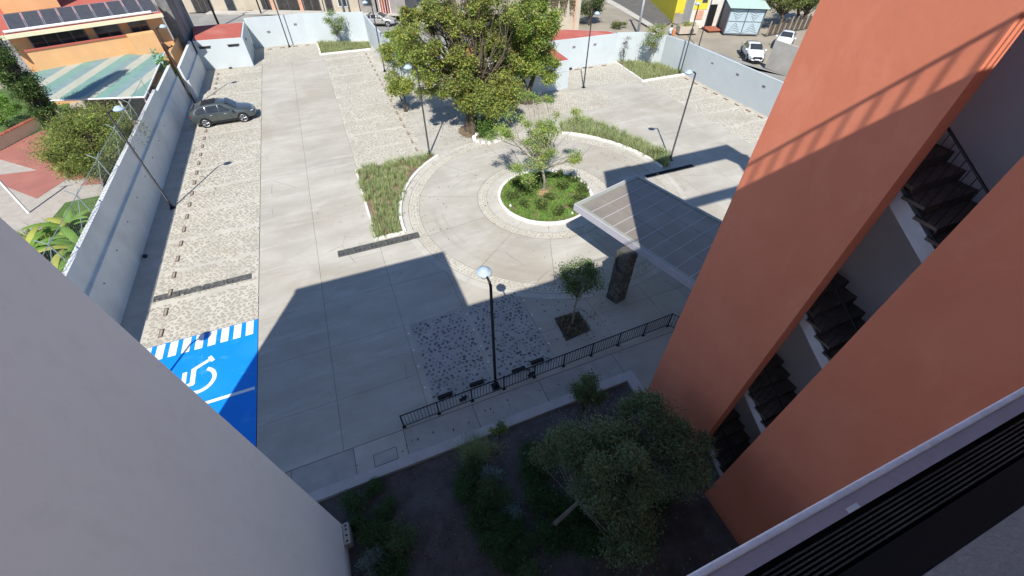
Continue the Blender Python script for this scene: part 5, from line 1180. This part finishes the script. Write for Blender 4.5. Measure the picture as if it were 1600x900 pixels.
# utility poles and wires
def upole(loc, h, r, m, label, lean=(0, 0)):
    t = thing('utility_pole', label, 'utility pole', (*loc, -.03)); MB().tube([(0, 0, 0), (lean[0], lean[1], h)], [r, r * .75], 10).obj('pole', m, t, smooth=True); MB().box(-.6, .6, -.05, .05, h - .5, h - .38).obj('cross_arm', 'pole', t); return t
upole((37.0, 48.6), 8, .16, 'pole', 'pale concrete utility pole behind the white wall corner'); upole((4.4, 70.9), 8, .17, 'pole', 'pale utility pole before the ochre street house')
upole((-11.3, 71.9), 8, .14, 'black', 'dark twin utility pole above the left red roof'); upole((-6.3, 76.5), 8, .1, 'black', 'thin dark pole beside the salmon pillar shop'); upole((8.3, 66.5), 8, .12, 'black', 'dark utility pole behind the champagne car')
copy_tree(LP, (40.7, 41.7, -.03), math.radians(20), 'street lamp outside the right white wall in the road')
def cable(a, b_, sag, nm='overhead_cable', lab=''):
    pts = [Vector(a).lerp(Vector(b_), i / 14) - Vector((0, 0, sag * 4 * (i / 14) * (1 - i / 14))) for i in range(15)]
    tag(MB().tube(pts, .018, 4).obj(nm, 'black'), lab, 'cable')
cable((37.0, 48.6, 7.5), (78, 34, 7.5), .9, lab='overhead cable from the concrete pole towards the palm'); cable((37.4, 48.9, 7.5), (4.4, 70.9, 7.5), .9, lab='overhead cable between the two pale utility poles')
cable((-11.3, 71.9, 7.5), (4.4, 70.9, 7.5), .6, lab='overhead cable from the dark twin pole to the pale pole')
# person by the white wall corner
pe = thing('person', 'person in a pale blue shirt standing behind the right white wall', 'person', (38.7, 45.0, -.03), .4)
def skinned(nm, verts, edges, rads, m, parent):
    me = bpy.data.meshes.new(nm); me.from_pydata(verts, edges, []); o = bpy.data.objects.new(nm, me); link(o, parent)
    s_ = o.modifiers.new('skin', 'SKIN'); me.materials.append(M[m])
    for i, r in enumerate(rads): me.skin_vertices[0].data[i].radius = (r, r * .85)
    me.skin_vertices[0].data[0].use_root = True
    ss = o.modifiers.new('sub', 'SUBSURF'); ss.levels = 1; ss.render_levels = 1; return o
if True:
    v = [(0, 0, .95), (0, 0, 1.15), (0, 0, 1.38), (0, 0, 1.50), (0, .01, 1.58), (0, 0, 1.70), (-.19, 0, 1.42), (-.27, .02, 1.14), (-.25, .12, .90), (.19, 0, 1.42), (.27, .02, 1.14), (.25, .12, .90), (-.10, 0, .90), (-.11, .02, .50), (-.11, -.02, .08), (.10, 0, .90), (.11, -.02, .50), (.11, -.05, .08), (-.12, .12, .05), (.12, .1, .05)]
    e = [(0, 1), (1, 2), (2, 3), (3, 4), (4, 5), (2, 6), (6, 7), (7, 8), (2, 9), (9, 10), (10, 11), (0, 12), (12, 13), (13, 14), (0, 15), (15, 16), (16, 17), (14, 18), (17, 19)]
    r = [.15, .14, .16, .06, .09, .085, .065, .048, .03, .065, .048, .03, .09, .065, .045, .09, .065, .045, .035, .035]
    bme = bpy.data.meshes.new('body'); bme.from_pydata(v, e, []); bo = bpy.data.objects.new('body', bme); link(bo, pe)
    bo.modifiers.new('skin', 'SKIN'); bme.materials.append(M['skin'])
    for i, q in enumerate(r): bme.skin_vertices[0].data[i].radius = (q, q * .8)
    bme.skin_vertices[0].data[0].use_root = True
    ss = bo.modifiers.new('sub', 'SUBSURF'); ss.levels = 1; ss.render_levels = 1
    MB().lathe([(.165, .86), (.175, 1.0), (.18, 1.2), (.215, 1.36), (.2, 1.46), (.08, 1.51)], 14, sy=.8).obj('shirt', 'shirt', pe, smooth=True)
    for s_ in (-1, 1): MB().tube([(s_ * .17, 0, 1.43), (s_ * .25, .01, 1.22), (s_ * .27, .03, 1.12)], [.085, .07, .06], 8).obj('sleeve', 'shirt', pe, smooth=True); MB().tube([(s_ * .1, 0, .92), (s_ * .11, .0, .5), (s_ * .11, -.02, .1)], [.11, .085, .065], 8).obj('trouser_leg', 'jean', pe, smooth=True)
    MB().lathe([(.1, 1.6), (.115, 1.66), (.115, 1.72), (.09, 1.79), (.02, 1.82)], 12, (0, -.015, 0)).obj('hair', 'hair', pe, smooth=True)
pe.location = (38.6, 44.6, -.03)
bgg = thing('orange_bag', 'orange bag hanging beside the person in pale blue', 'bag', (39.2, 44.7, .55)); o = MB().box(-.2, .2, -.12, .12, 0, .7).obj('bag_body', 'orangecl', bgg); bevel(o, .08, 3); MB().tube([(-.1, 0, .68), (0, 0, .95), (.1, 0, .68)], .015, 5).obj('strap', 'orangecl', bgg)

for o in bpy.data.objects:
    if o.parent is None and o.get('kind') == 'structure' and o.get('label') is None: pass
